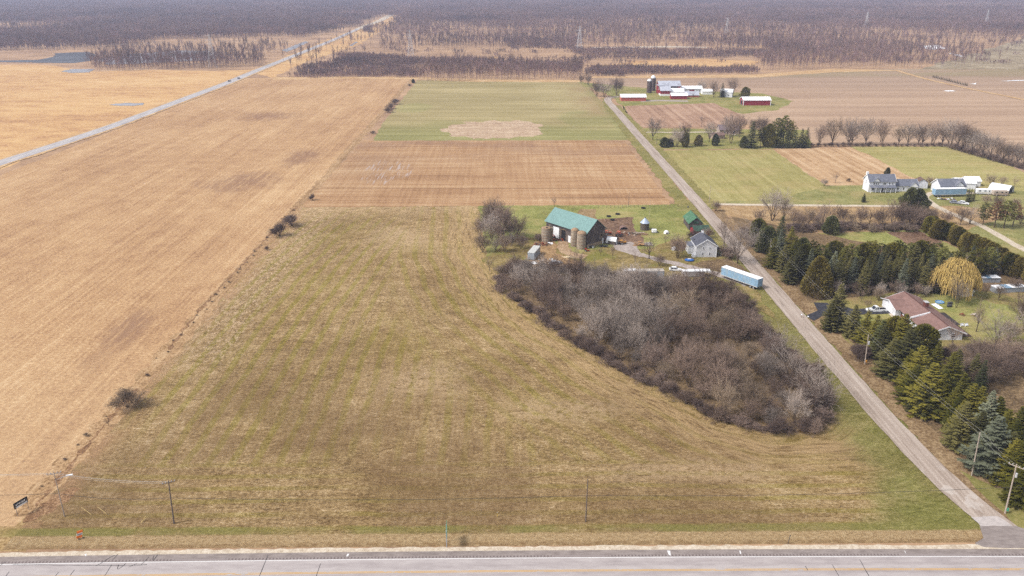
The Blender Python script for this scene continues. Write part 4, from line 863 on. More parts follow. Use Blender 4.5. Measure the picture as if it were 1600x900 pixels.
CL = [clump_mesh('wood_clump', 301 + i, 9, 12, 11, 17, .17, 11, W_FAR[i % 3]) for i in range(3)]
CTR = [clump_mesh('tree_clump', 321 + i, 1, .5, 12, 16, .1, 22, W_FAR[i % 3]) for i in range(3)]
CB = [clump_mesh('brush_clump', 341 + i, 14, 7, 3.5, 6.5, .09, 8, W_FAR[i % 3]) for i in range(3)]
def scatter(name, label, cat, P, meshes, smin, smax):
    """instances of leafless clumps on real ground points"""
    for j, me in enumerate(meshes):
        Q = P[j::len(meshes)]
        if not Q: continue
        src = bpy.data.objects.new(name + '_source', me)
        pm = bpy.data.meshes.new(name); pm.from_pydata([(x, y, 0) for x, y in Q], [], [])
        o = link(name, pm); tag(o, label, cat, None, 'stuff')
        ng = bpy.data.node_groups.new(name, 'GeometryNodeTree'); ng.interface.new_socket('Geometry', in_out='INPUT', socket_type='NodeSocketGeometry'); ng.interface.new_socket('Geometry', in_out='OUTPUT', socket_type='NodeSocketGeometry')
        nn = ng.nodes; gi, go = nn.new('NodeGroupInput'), nn.new('NodeGroupOutput'); ip = nn.new('GeometryNodeInstanceOnPoints'); oi = nn.new('GeometryNodeObjectInfo'); oi.inputs['Object'].default_value = src
        rv = nn.new('FunctionNodeRandomValue'); rv.data_type = 'FLOAT_VECTOR'; rv.inputs[0].default_value = (0, 0, 0); rv.inputs[1].default_value = (0, 0, 6.28)
        rs = nn.new('FunctionNodeRandomValue'); rs.data_type = 'FLOAT'; rs.inputs[2].default_value = smin; rs.inputs[3].default_value = smax
        L = ng.links; L.new(gi.outputs[0], ip.inputs['Points']); L.new(oi.outputs['Geometry'], ip.inputs['Instance']); L.new(rv.outputs[0], ip.inputs['Rotation']); L.new(rs.outputs[1], ip.inputs['Scale']); L.new(ip.outputs[0], go.inputs[0])
        o.modifiers.new('scatter', 'NODES').node_group = ng
def vnoise(x, y, s_=1.0):
    x *= s_; y *= s_
    return .5 + .25*(math.sin(x*1.3 + 1.7*math.sin(y*.9 + 1)) + math.sin(y*1.7 + 1.3*math.sin(x*.7 + 4)))
def fill(poly, spacing, keep=lambda x, y, a, b: 1, lim=60000):
    """random points inside a photo polygon projected to the ground, about `spacing` metres apart"""
    W = [tuple(q) for q in jagged([g(*p) for p in poly], 30, 14 if spacing < 13 else 40, random.Random(9))]; X = [p[0] for p in W]; Y = [p[1] for p in W]; out = []
    nx, ny = int((max(X)-min(X))/spacing) + 1, int((max(Y)-min(Y))/spacing) + 1
    for j in range(ny):
        for i in range(nx):
            x = min(X) + (i + R.random())*spacing; y = min(Y) + (j + R.random())*spacing
            if not inpoly(x, y, W): continue
            a, b = pix(x, y)
            if a < -160 or a > 1760 or b < -8: continue
            if R.random() < keep(x, y, a, b): out.append((x, y))
    return out[:lim]
wl = fill([(-400, 82), (0, 81), (100, 79), (142, 77), (172, 74), (212, 72), (216, 64), (260, 61), (350, 60), (400, 58), (450, 60), (500, 52), (560, 36), (610, 16), (640, 2), (650, -8), (-900, -8), (-900, 82)], 15, lambda x, y, a, b: .12 if b > 24 and vnoise(x, y, .0045) > .8 else (.97 if b > 4 else .8))
wr = fill([(600, 26), (640, 9), (680, -8), (2300, -8), (2300, 30), (1600, 50), (1500, 46), (1350, 44), (1180, 36), (1000, 33), (800, 30), (700, 34)], 17, lambda x, y, a, b: (.2 if b > 14 and vnoise(x + 900, y, .004) > .76 else 1)*(.25 if 1400 < a < 1640 and 4 < b < 14 else 1)* (1 if b > 4 else .75))
scatter('wood', 'distant leafless wood beyond the fields fading into haze', 'woodland', wl + wr, CL, .7, 1.25)
wm = []
wm += fill([(590, 50), (640, 24), (800, 30), (1000, 32), (1180, 36), (1350, 44), (1500, 46), (1600, 50), (1700, 58), (1700, 100), (1590, 86), (1500, 84), (1200, 84), (900, 78), (700, 80), (600, 84)], 6.5, lambda x, y, a, b: (.22 + .75*(vnoise(x, y, .012) > .52)*vnoise(x, y, .05) + .35*max(0, (48 - b)/20)) * (0.25 if 1480 < a and b > 60 else 1))
wm += fill([(425, 100), (470, 86), (540, 56), (600, 36), (600, 60), (560, 96), (470, 112)], 12, lambda x, y, a, b: .3)
wm += fill([(145, 110), (178, 111), (300, 108), (400, 105), (425, 90), (455, 76), (400, 76), (330, 76), (180, 80), (148, 92)], 5, lambda x, y, a, b: .75 if b > 98 else .2)
wm += fill([(220, 70), (400, 66), (470, 66), (400, 60), (260, 61)], 12, lambda x, y, a, b: .25)
scatter('tree_belt', 'scattered leafless trees over tan marsh beyond the fields', 'woodland', wm, CTR, .45, 1.3)
wb = []
wb += fill([(520, 96), (640, 95), (650, 92), (560, 85), (525, 88)], 7) + fill([(790, 62), (900, 60), (905, 76), (800, 78)], 9, lambda x, y, a, b: .7)
wb += fill([(900, 76), (1200, 80), (1200, 90), (900, 94)], 9, lambda x, y, a, b: .8) + fill([(920, 118), (1180, 115), (1185, 107), (925, 106)], 7)
wb += fill([(455, 121), (650, 121), (660, 97), (530, 96), (470, 106)], 8) + fill([(590, 100), (660, 100), (905, 112), (905, 100), (660, 92)], 8)
wb += fill([(575, 52), (583, 47), (583, 40), (570, 44)], 7)
for _ in range(900):
    a, b = R.uniform(600, 1600), R.uniform(36, 100)
    x, y = g(a, b)
    if vnoise(x, y, .02) > .5: wb.append((x, y))
scatter('brush', 'low leafless brush on the marsh beyond the fields', 'brush', wb, CB, .6, 1.1)
wt = fill([(655, 126), (905, 126), (905, 110), (655, 106)], 6) + fill([(1186, 110), (1330, 107), (1500, 107), (1560, 100), (1500, 78), (1200, 74)], 7.5, lambda x, y, a, b: .95 if a < 1420 else .5)
scatter('tree_belt', 'dense belt of leafless trees at the edge of the far fields', 'woodland', wt, CTR, .6, 1.2)
#__PART3__
# ------------------------------------------------------------------ buildings
WHITE = plain('white painted boards', (.72, .73, .76, 1), .7, .06, 1.5); WHSID = siding('white clapboard', (.66, .67, .72, 1), .22, 'z', .82)
GREYW = siding('weathered boards', A(104, 94, 92), .55, 'v', .6, .9, A(150, 136, 124)); TEAL = siding('teal metal roof', A(132, 168, 165), .45, 'v', .93, .5)
CONC = siding('stave concrete', A(190, 176, 156), .75, 'z', .9, .9, A(150, 134, 116)); STONE = plain('fieldstone', A(196, 172, 144), .9, .3, 1.8)
DARKIN = plain('dark opening', (.012, .011, .012, 1), .9, .1); GLASS = plain('window glass', (.03, .035, .05, 1), .15, .1, 2, .6)
SHING = plain('dark shingles', A(92, 94, 106), .9, .2, 1.2); SHING2 = plain('grey shingles', A(122, 126, 140), .9, .16, 1.2, dirt=A(146, 146, 154))
GREENR = plain('faded green shingles', A(84, 128, 98), .9, .2, .9, dirt=A(120, 150, 126)); GREEND = plain('worn dark green roofing', A(66, 92, 78), .9, .25, .8, dirt=A(116, 136, 122))
BROWNR = plain('brown red shingles', A(150, 118, 110), .95, .13, .7, dirt=A(134, 104, 96)); RED = siding('red barn siding', A(168, 56, 66), .6, 'v', .85, .7); PINKR = siding('sun bleached red siding', A(214, 112, 96), .6, 'v', .88, .7)
WROOF = siding('white metal roofing', (.8, .8, .82, 1), .6, 'v', .95, .4); SROOF = plain('galvanised roofing', A(206, 210, 224), .45, .1, .6, .5, 0, A(176, 178, 190))
WOOD = plain('raw wood', A(176, 146, 116), .9, .25, 2); RUST = plain('rust', A(140, 78, 54), .9, .3, 2); BRICK = siding('red brick', A(132, 82, 72), .2, 'z', .85, .9)
LBLUE = siding('light blue trailer panels', A(160, 196, 226), .61, 'v', .8, .5, A(176, 198, 214)); TIRE = plain('rubber', (.02, .02, .02, 1), .9); STEEL = plain('dark steel', (.06, .06, .065, 1), .6)
SILV = siding('dull silver panels', A(186, 194, 204), .8, 'v', .85, .45, A(160, 160, 158)); CHROME = plain('grey metal', (.4, .4, .41, 1), .5)
RAD = math.radians
def opening(root, side, u, z, w, h, L, W, kind='window', fm=None, pm=None):
    """window or door set on one wall of a gabled building; F/B long walls, L/R end walls"""
    fm = fm or WHITE; pm = pm or (GLASS if kind == 'window' else DARKIN)
    fr, pn = MB(), MB(); o = .05; t = .12
    def bx(m, a, zz, ww, hgt, out):
        if side in 'FB': sgn = -1 if side == 'F' else 1; m.box(a, sgn*(W/2 + out/2 - .02), zz, ww, out + .04, hgt)
        else: sgn = 1 if side == 'R' else -1; m.box(sgn*(L/2 + out/2 - .02), a, zz, out + .04, ww, hgt)
    for du in (-1, 1): bx(fr, u + du*(w/2 + t/2), z + h/2, t, h + 2*t, .08)
    for dz in (-t/2, h + t/2): bx(fr, u, z + dz, w, t, .075)
    if kind == 'window': bx(fr, u, z + h/2, w, .05, .06)
    bx(pn, u, z + h/2, w, h, .03)
    f = fr.build(kind, fm, root); pn.build('pane' if kind == 'window' else 'leaf', pm, f); return f
def gable(name, label, cat, cx, cy, rz, L, W, he, hr, wm, rm, over=.35, wins=(), doors=(), group=None, base=None, off=0.0, th=.14, endm=None):
    r = thing(name, label, cat, cx, cy, rz, group); m = MB(); k = off
    prof = [(-W/2, 0), (W/2, 0), (W/2, he), (k, hr - .05), (-W/2, he)]
    v = []; 
    for x in (-L/2, L/2): v += [(x, y, z - (.1 if z == 0 else 0)) for y, z in prof]
    m.v = v; m.f = [(0, 4, 3, 2, 1), (5, 6, 7, 8, 9)] + [(i, (i+1) % 5, 5 + (i+1) % 5, 5 + i) for i in range(5) if i not in (2, 3)]
    m.build('wall', wm, r)
    q = MB()
    for sg in (-1, 1):
        ye, run = sg*W/2, abs(sg*W/2 - k); sl = (hr - he)/run; y1, z1 = ye + sg*over, he - sl*over
        a = [(k, hr), (y1, z1), (y1, z1 + th), (k, hr + th)]; i = len(q.v)
        for x in (-L/2 - over, L/2 + over): q.v += [(x, y, z) for y, z in a]
        q.f += [(i, i+1, i+2, i+3), (i+7, i+6, i+5, i+4)] + [(i+j, i+4+j, i+4+(j+1) % 4, i+(j+1) % 4) for j in range(4)]
    q.build('roof', rm, r)
    if endm:
        t = MB()
        for sx in (-1, 1):
            for sg in (-1, 1):
                run = abs(sg*W/2 - k); sl = (hr - he)/run; x = sx*(L/2 + over + .03); yy = sg*(W/2 + over); z1 = he - sl*over
                i = len(t.v)
                for xx in (x - .04, x + .04): t.v += [(xx, yy, z1 - .16), (xx, yy, z1 + th + .02), (xx, k, hr + th + .02), (xx, k, hr - .16)]
                t.f += [(i, i+1, i+2, i+3), (i+7, i+6, i+5, i+4)] + [(i+j, i+4+j, i+4+(j+1) % 4, i+(j+1) % 4) for j in range(4)]
        t.build('bargeboard', endm, r)
    if base: b = MB(); b.box(0, 0, base[0]/2, L + .12, W + .12, base[0]); b.build('foundation', base[1], r)
    for w in wins: opening(r, *w[:5], L, W, 'window', *w[5:])
    for d in doors: opening(r, *d[:5], L, W, 'door', *d[5:])
    return r
def boxpart(name, mat, root, cx, cy, cz, sx, sy, sz, rz=0, ry=0, bev=0): return MB().box(cx, cy, cz, sx, sy, sz, rz, ry, bev).build(name, mat, root)
# timber barn with the teal roof
bn = gable('barn', 'weathered timber barn with a teal metal roof in the middle farmyard', 'barn', 28.15, 299.2, RAD(-50), 22.4, 10.2, 6.2, 10.4, GREYW, TEAL, .55, th=.12,
    doors=[('F', -1.2, .1, 2.6, 4.4, WOOD, DARKIN), ('F', 2.1, .1, 1.1, 2.6, WHITE, WHITE), ('F', 4.6, .1, 2.8, 4.4, WOOD, DARKIN), ('R', 3.2, 3.3, .9, 1.0, WOOD, DARKIN)])
boxpart('sliding_door', WHITE, bn, -5.2, -5.25, 2.5, 3.2, .12, 4.4); boxpart('foundation', STONE, bn, 11.2, 0, .6, .35, 9.8, 1.4); boxpart('panel', WHITE, bn, 11.3, 4.0, 1.2, .3, 1.0, 2.0)
boxpart('door_track', STEEL, bn, -1, -5.22, 4.9, 14, .1, .18)
def silo(x, y, r, h, label, cap, mat=CONC, hole=False, group=None):
    s_ = thing('silo', label, 'silo', x, y, R.random(), group); MB().lathe(0, 0, [(r, -.1), (r, h*.97), (r*.93, h*.97), (r*.93, h)], 28).build('wall', mat, s_)
    MB().lathe(0, 0, cap, 20).build('roof', WOOD if mat is CONC else WHITE, s_)
    for k in range(5): MB().lathe(0, 0, [(r + .012, h*(k + .5)/5), (r + .05, h*(k + .5)/5 + .02), (r + .012, h*(k + .5)/5 + .06)], 28).build('hoop', RUST if mat is CONC else STEEL, s_)
    c = MB(); c.box(r + .35, 0, h*.5, .7, .7, h*.95, 0, 0, .1); c.build('chute', mat, s_); boxpart('hatch', DARKIN, s_, 0, -r*.62, h + .35, .5, .5, .35)
    return s_
for (px, py, r, h, lb) in ((908, 388.5, 1.75, 6.2, 'concrete stave silo nearest the barn gable'), (897.5, 384.5, 1.5, 6.4, 'slimmer concrete silo behind the one at the barn gable'), (853, 377, 1.85, 5.6, 'roofless weathered silo at the far end of the teal roofed barn')):
    x, y = g(px, py); silo(x, y, r, h, lb, [(r*1.02, h), (r*.85, h + .45), (r*.45, h + .8), (.12, h + .95)] if px > 860 else [(r*1.0, h), (r*.6, h + .25), (.1, h + .3)])
# little shed with a curved roof and a white patch
x, y = g(951, 380); sh = thing('shed', 'small round roofed shed with a white metal roof patch beside the barn gable', 'shed', x, y, RAD(-28)); P = [(1.45*math.cos(PI*k/10), 1.5 + 1.35*math.sin(PI*k/10)) for k in range(11)]
m = MB(); i0 = 0
for xx in (-3.2, 3.2): m.v += [(xx, -1.45, 0), (xx, 1.45, 0)] + [(xx, a, b) for a, b in P]
n = 13; m.f = [tuple(range(n))[::-1], tuple(range(n, 2*n))] + [(k, (k+1) % n, n + (k+1) % n, n + k) for k in range(n)]; m.build('wall', GREYW, sh)
m = MB()
for k in range(10):
    (a, b), (c_, d) = P[k], P[k+1]; s1 = 1.06; m.quad((-3.4, a*s1, 1.5 + (b-1.5)*s1), (3.5, a*s1, 1.5 + (b-1.5)*s1), (3.5, c_*s1, 1.5 + (d-1.5)*s1), (-3.4, c_*s1, 1.5 + (d-1.5)*s1))
m.build('roof', plain('brown tar paper', A(110, 94, 92), .9), sh); m = MB()
for k in range(6, 10):
    (a, b), (c_, d) = P[k], P[k+1]; s1 = 1.13; m.quad((-.4, a*s1, 1.5 + (b-1.5)*s1), (3.55, a*s1, 1.5 + (b-1.5)*s1), (3.55, c_*s1, 1.5 + (d-1.5)*s1), (-.4, c_*s1, 1.5 + (d-1.5)*s1))
m.build('roof_patch', WHITE, sh); boxpart('door', WHITE, sh, 3.25, 0, .95, .1, 1.3, 1.8); boxpart('window', WHITE, sh, -.2, -1.5, 1.0, .9, .1, .7); boxpart('post', WHITE, sh, -3.3, -1.4, .9, .5, .5, 1.8)
# wire corn crib
x, y = g(1007, 359); cb = thing('corn_crib', 'round wire corn crib with a conical silver roof in the pasture', 'corn crib', x, y); MB().lathe(0, 0, [(1.75, 0), (1.75, 3.1)], 24).build('wall', siding('wire mesh crib', A(112, 100, 88), .3, 'z', .55), cb)
MB().lathe(0, 0, [(1.95, 3.05), (1.0, 4.15), (.3, 4.9), (.25, 5.05)], 24).build('roof', plain('silver roof', A(190, 204, 226), .35, .08, 2, .5), cb); MB().lathe(0, 0, [(.3, 5.05), (.2, 5.3)], 10).build('cap', STEEL, cb)
# grey farmhouse
GRS = siding('pale grey clapboard', A(246, 247, 252), .2, 'z', .93)
gh = gable('farmhouse', 'pale grey two storey farmhouse with a dark shingle roof beside the lane', 'house', 74.5, 281.0, RAD(-90), 9.2, 7.6, 4.5, 6.9, GRS, SHING, .3, endm=WHITE,
    wins=[('R', -1.3, .9, .5, 1.0), ('R', 1.3, .9, .55, 1.0), ('R', -1.2, 3.2, .42, .8), ('R', 1.2, 3.2, .42, .8), ('F', 1.5, 2.5, .6, .8), ('F', -2, 2.5, .6, .8)])
boxpart('vent', WHITE, gh, 4.66, 0, 5.5, .06, .4, .5); boxpart('trim', WHITE, gh, 4.63, -3.74, 2.25, .1, .12, 4.5); boxpart('trim', WHITE, gh, 4.63, 3.74, 2.25, .1, .12, 4.5)
ch = boxpart('chimney', WHITE, gh, -3.9, .2, 7.2, .7, .7, 1.4); boxpart('cap', BRICK, gh, -3.9, .2, 7.94, .8, .8, .1)
m = MB(); m.box(-1.6, -4.7, 1.6, 5.0, 2.0, 3.2); m.build('wing', GRS, gh); m = MB(); m.box(-1.6, -4.75, 3.35, 5.4, 2.5, .14, 0, 0); m.build('wing_roof', SHING2, gh)
boxpart('dormer', GRS, gh, -2.0, -2.6, 4.3, 1.6, 1.8, 1.5); boxpart('dormer_roof', SHING, gh, -2.0, -2.65, 5.12, 1.9, 2.1, .12)
m = MB(); m.v = [(3.6, 3.8, 3.1), (-3.2, 3.8, 3.1), (-3.2, 5.9, 2.3), (3.6, 5.9, 2.3), (3.6, 3.8, 3.22), (-3.2, 3.8, 3.22), (-3.2, 5.9, 2.42), (3.6, 5.9, 2.42)]; m.f = [(0, 3, 2, 1), (4, 5, 6, 7), (0, 4, 7, 3), (1, 2, 6, 5), (3, 7, 6, 2), (0, 1, 5, 4)]
pr = m.build('porch', SHING, gh); 
for u in (3.5, .2, -3.1): boxpart('post', WHITE, pr, u, 5.8, 1.15, .12, .12, 2.3)
boxpart('porch_box', WHITE, gh, 4.2, -4.5, .6, 1.4, 1.2, 1.2)
# old shed and the lower red shed
os_ = gable('shed', 'old plank shed with a faded green gable roof beside the lane', 'shed', 78.3, 315.5, RAD(-90), 10.5, 5.4, 3.0, 5.3, GREYW, GREENR, .4, doors=[('R', -1, .1, 1.2, 1.8, WOOD, DARKIN)])
boxpart('patch', GREEND, os_, 5.32, 0, 3.3, .06, 2.2, 1.1)
gable('shed', 'low red shed with a dark green roof between green shed and grey farmhouse', 'shed', 78.9, 305.6, RAD(8), 6.2, 5.0, 2.1, 3.4, RED, GREEND, .4, doors=[('F', 1.2, .1, 1.1, 1.7, WHITE, WHITE)])
# ranch house
rh = gable('ranch_house', 'brown roofed ranch house with white siding among the conifers', 'house', 125.2, 216.7, RAD(-90), 25.6, 9.6, 2.6, 4.5, WHSID, BROWNR, .75, endm=WHITE,
    wins=[('F', -5.5, 1.0, 2.2, 1.1), ('F', -1.5, 1.0, 1.4, 1.1), ('F', 4, 1.0, 1.6, 1.1), ('R', -2.0, .9, 1.2, 1.1), ('R', 2.2, .9, 1.2, 1.1)], doors=[('F', -3.4, .1, .95, 2.0)])
m = MB(); m.v = [(-12.7, -4.4, 0), (-12.7, -6.6, 0), (-3.9, -6.6, 0), (-3.9, -4.4, 0), (-12.7, -4.4, 2.5), (-12.7, -6.6, 2.5), (-3.9, -6.6, 2.5), (-3.9, -4.4, 2.5), (-8.3, -6.6, 3.75)]
m.f = [(1, 0, 4, 5), (3, 2, 6, 7), (2, 1, 5, 8, 6)]; m.build('garage_wing', WHSID, rh)
m = MB(); m.quad((-13.2, -7.0, 2.36), (-8.3, -7.0, 3.8), (-8.3, -.9, 3.8), (-13.2, -2.5, 2.8)); m.quad((-8.3, -7.0, 3.8), (-3.4, -7.0, 2.36), (-3.4, -4.9, 2.5), (-8.3, -.9, 3.8))
m.v = [(a, b, c_ + .12) for a, b, c_ in m.v]; m.build('garage_roof', BROWNR, rh)
m = MB()
for a in ((-13.3, 2.30), (-3.3, 2.30)): m.tube((a[0], -7.06, a[1] + .15), (-8.3, -7.06, 3.9), .09, n=4)
m.build('bargeboard', WHITE, rh); gd = boxpart('garage_door', WHITE, rh, -8.3, -6.64, 1.15, 4.8, .06, 2.2)
m = MB(); m.box(3.4, -3.1, 3.72, .22, 5.6, .5, 0, 0); m.v = [(a, b, c_ + (b + 3.1)*.29) for a, b, c_ in m.v]; m.build('parapet', WHITE, rh)
boxpart('brick_front', BRICK, rh, -1.2, -4.87, .55, 5.2, .14, 1.1); boxpart('ridge_vent', plain('ridge cap', A(112, 78, 72), .9), rh, 0, 0, 4.68, 26.6, .35, .07)
cm = boxpart('chimney', BRICK, rh, -2.4, 1.3, 4.9, 1.5, 1.0, 1.3); boxpart('cap', CHROME, cm, -2.4, 1.3, 5.62, 1.7, 1.2, .14)
m = MB(); m.box(3.0, 5.8, 2.45, 9, 2.2, .1); m.build('patio_roof', plain('dark mesh cover', A(70, 62, 62), .9), rh)
# white farmhouse group
wf = gable('farmhouse', 'large white farmhouse with grey roof, white chimney and long front porch', 'house', 181.4, 374.2, RAD(0), 12.6, 6.6, 5.3, 8.0, WHSID, SHING2, .4, endm=WHITE,
    wins=[('F', -4.0, 3.6, .6, 1.0), ('F', -3.0, 3.6, .6, 1.0), ('F', -2.0, 3.6, .6, 1.0), ('F', 1.0, 3.7, 1.4, .8), ('F', 3.4, 3.7, .5, .9), ('F', 4.9, 3.7, .5, .9), ('F', -4.4, .9, 1.2, 1.2), ('F', 4.6, .9, 1.2, 1.2), ('L', .3, 3.8, .5, 1.4), ('F', 2.2, .9, 1.0, 1.3)], doors=[('F', .2, .1, 1.0, 2.1)])
boxpart('chimney', WHITE, wf, -6.0, 1.0, 6.2, 1.0, 1.0, 5.6); 
m = MB(); m.v = [(-6.2, -3.3, 3.3), (6.2, -3.3, 3.3), (6.2, -5.4, 2.5), (-6.2, -5.4, 2.5)]; m.v += [(a, b, c_ + .14) for a, b, c_ in m.v]; m.f = [(0, 1, 2, 3), (7, 6, 5, 4), (3, 2, 6, 7), (0, 3, 7, 4), (1, 5, 6, 2), (0, 4, 5, 1)]
pr = m.build('porch', SHING2, wf)
for u in (-6, -3.6, -1.2, 1.2, 3.6, 6): boxpart('post', WHITE, pr, u, -5.3, 1.25, .14, .14, 2.5)
dm = MB(); dm.v = [(-4.6, -3.5, 5.2), (-1.4, -3.5, 5.2), (-3.0, -3.5, 6.9), (-4.6, -2.2, 5.9), (-1.4, -2.2, 5.9), (-3.0, -.8, 6.9)]; dm.f = [(0, 1, 2)]; dm.build('dormer', WHITE, wf)
dr = MB(); dr.quad((-5.0, -3.8, 5.0), (-3.0, -3.8, 7.1), (-3.0, -.6, 7.1), (-5.0, -2.9, 5.6)); dr.quad((-3.0, -3.8, 7.1), (-1.0, -3.8, 5.0), (-1.0, -2.9, 5.6), (-3.0, -.6, 7.1)); dr.build('dormer_roof', SHING2, wf)
ga = gable('garage', 'white garage wing with grey roof joined to the large farmhouse', 'garage', 194.0, 375.6, RAD(0), 11.2, 7.2, 2.9, 5.2, WHSID, SHING2, .4, endm=WHITE, wins=[('F', -4.3, .9, 1.0, 1.1), ('F', -1.5, .9, .8, 1.1)], doors=[('F', 3.2, .1, 2.6, 2.1, WHITE, WHITE)])
dm = MB(); dm.v = [(1.2, -4.2, 2.4), (5.4, -4.2, 2.4), (3.3, -4.2, 4.4)]; dm.f = [(0, 1, 2)]; dm.build('front_gable', WHITE, ga)
dr = MB(); dr.quad((.9, -4.4, 2.3), (3.3, -4.4, 4.6), (3.3, -.9, 4.6), (.9, -3.9, 2.6)); dr.quad((3.3, -4.4, 4.6), (5.7, -4.4, 2.3), (5.7, -3.9, 2.6), (3.3, -.9, 4.6)); dr.build('front_gable_roof', SHING2, ga)
g2 = gable('garage', 'white two storey garage with a blue grey roof behind the light blue trailer', 'garage', 213.8, 371.6, RAD(3), 12.4, 7.6, 3.7, 6.3, WHSID, SHING2, .4, endm=WHITE, wins=[('F', -3.2, 1.9, .5, .9), ('F', -1.8, 1.9, .5, .9), ('F', 4.4, 1.9, .5, .9)])
dm = MB(); dm.v = [(.4, -4.3, 3.6), (5.4, -4.3, 3.6), (2.9, -4.3, 5.5)]; dm.f = [(0, 1, 2)]; dm.build('front_gable', WHITE, g2); boxpart('awning', plain('grey awning', A(150, 144, 152), .8), g2, 2.9, -4.25, 3.4, 6.6, .6, .35)
dr = MB(); dr.quad((.0, -4.6, 3.5), (2.9, -4.6, 5.8), (2.9, -.8, 5.8), (.0, -4.0, 3.9)); dr.quad((2.9, -4.6, 5.8), (5.8, -4.6, 3.5), (5.8, -4.0, 3.9), (2.9, -.8, 5.8)); dr.build('front_gable_roof', SHING2, g2)
gable('shed', 'little brown roofed shed between the farmhouse and the second garage', 'shed', 205.0, 380.5, RAD(80), 5, 5, 3.0, 4.6, WHSID, plain('brown old roof', A(120, 96, 86), .9), .4)
gable('outbuilding', 'bright white metal outbuilding right of the second garage', 'outbuilding', 225.5, 380.0, RAD(-8), 9, 8, 3.0, 4.6, WHITE, WROOF, .3, doors=[('F', -2, .1, 2, 2.2, WHITE, DARKIN)])
gable('outbuilding', 'low white outbuilding with a slanting roof at the end of the farmhouse row', 'outbuilding', 231.5, 384, RAD(0), 7, 6, 2.8, 4.4, WHITE, WROOF, .3)
def hoop(x, y, rz, L, r, h, label, name='hoop_house', cat='greenhouse'):
    o = thing(name, label, cat, x, y, rz); P = [(r*math.cos(PI*k/12), h*math.sin(PI*k/12)**.8) for k in range(13)]; m = MB()
    for k in range(12):
        (a, b), (c_, d) = P[k], P[k+1]; m.quad((-L/2, a, b), (L/2, a, b), (L/2, c_, d), (-L/2, c_, d))
    m.build('cover', WHITE, o, True); m = MB(); i = 0
    m.v = [(-L/2 + .02, a, b) for a, b in P]; m.f = [tuple(range(13))]; m.build('end_wall', WHITE, o)
    m = MB(); m.v = [(L/2 - .4, a*.7, b*.8) for a, b in P]; m.f = [tuple(range(13))[::-1]]; m.build('doorway', DARKIN, o)
    for k in range(5):
        xx = -L/2 + L*k/4; m = MB()
        for j in range(12): m.tube((xx, P[j][0]*1.01, P[j][1]*1.01), (xx, P[j+1][0]*1.01, P[j+1][1]*1.01), .05, n=4, cap=False)
        m.build('hoop', CHROME, o)
    return o
hoop(239.5, 371.5, RAD(-50), 9, 3.6, 3.6, 'white hoop greenhouse with a dark open end beyond the campers')
# ranch garden: white shed and two cold frames
gs = gable('garden_shed', 'white garden shed with a gambrel front beside the yellow willow', 'shed', 149.6, 238.8, RAD(-88), 4.0, 3.4, 2.0, 3.0, WHSID, WHITE, .2, endm=WHITE, doors=[('R', 0, .1, 2.0, 1.7, CHROME, WHITE)])
for (x, y, L, rz, lb) in ((165.5, 241.4, 11, 8, 'long low cold frame with white and pale blue roof panels'), (164.2, 250.4, 6.5, 0, 'shorter low shed with a white roof behind the long cold frame')):
    o = thing('cold_frame', lb, 'cold frame', x, y, RAD(rz)); boxpart('wall', SILV, o, 0, 0, .8, L, 2.6, 1.6)
    for k in range(4): boxpart('roof_panel', WHITE if k != 1 else LBLUE, o, -L/2 + L*(k + .5)/4, 0, 1.85, L/4 - .06, 3.1, .1)
# red farm at the lane end
gable('barn', 'long pink red barn with a white roof at the end of the country lane', 'barn', 108.9, 678.6, RAD(0), 20.5, 9, 3.3, 5.2, PINKR, WROOF, .5, endm=WHITE, doors=[('L', 0, .1, 3.2, 2.8, WHITE, PINKR)])
sx, sy = g(1013.5, 145); silo(sx, sy, 1.9, 10.4, 'tall dark silo of the red farm, the one with a pale weathered top', [(2.0, 10.4), (1.7, 11.3), (.9, 12.0), (.1, 12.3)], plain('dark stave silo', A(106, 90, 84), .9, .25, .5))
sx, sy = g(1019.5, 142); silo(sx, sy, 2.0, 11.4, 'tallest silo of the red farm with a bright white dome', [(2.1, 11.4), (1.9, 12.5), (1.1, 13.4), (.1, 13.8)], plain('brown stave silo', A(120, 104, 100), .9, .25, .5))
bb = gable('barn', 'big red dairy barn with grey white roofs beside the silos', 'barn', 147.0, 722.0, RAD(4), 19, 10, 7.2, 10.8, RED, SROOF, .6, doors=[('F', 0, 5.2, 14, 1.4, RED, DARKIN)])
boxpart('hay_dormer', SROOF, bb, -8.2, -3.5, 7.6, 5.5, 8, .4, 0, 0)
gable('barn', 'red front wing of the dairy barn with a white wall below', 'barn', 141.5, 709.5, RAD(0), 8.5, 8, 4.6, 7.6, RED, SROOF, .5, endm=WHITE, base=(1.6, WHITE))
gable('barn', 'low white milking wing with small dark windows beside the red front wing', 'barn', 152.5, 712.5, RAD(0), 11.5, 7, 3.2, 5.6, WHSID, WROOF, .5, wins=[('F', -3, 1.2, .7, .7), ('F', 0, 1.2, .7, .7), ('F', 3, 1.2, .7, .7)])
gable('outbuilding', 'long white dairy building with one red panel on its wall', 'outbuilding', 168.5, 727, RAD(0), 18, 7, 4.0, 5.8, WHSID, WROOF, .5, wins=[('F', 4.6, 1.6, .7, .9), ('F', 7, 1.6, .7, .9)], doors=[('F', 0, 1.4, 4.6, 1.6, WHITE, RED)])
gable('shed', 'small red shed with a white roof before the milking wing', 'shed', 149.4, 688.6, RAD(0), 13.5, 7, 3.0, 4.8, RED, WROOF, .4, endm=WHITE)
gable('shed', 'pink red lean-to with a pale blue grey roof beside the small red shed', 'shed', 163.0, 700, RAD(0), 11.5, 7, 1.9, 4.6, PINKR, SROOF, .4)
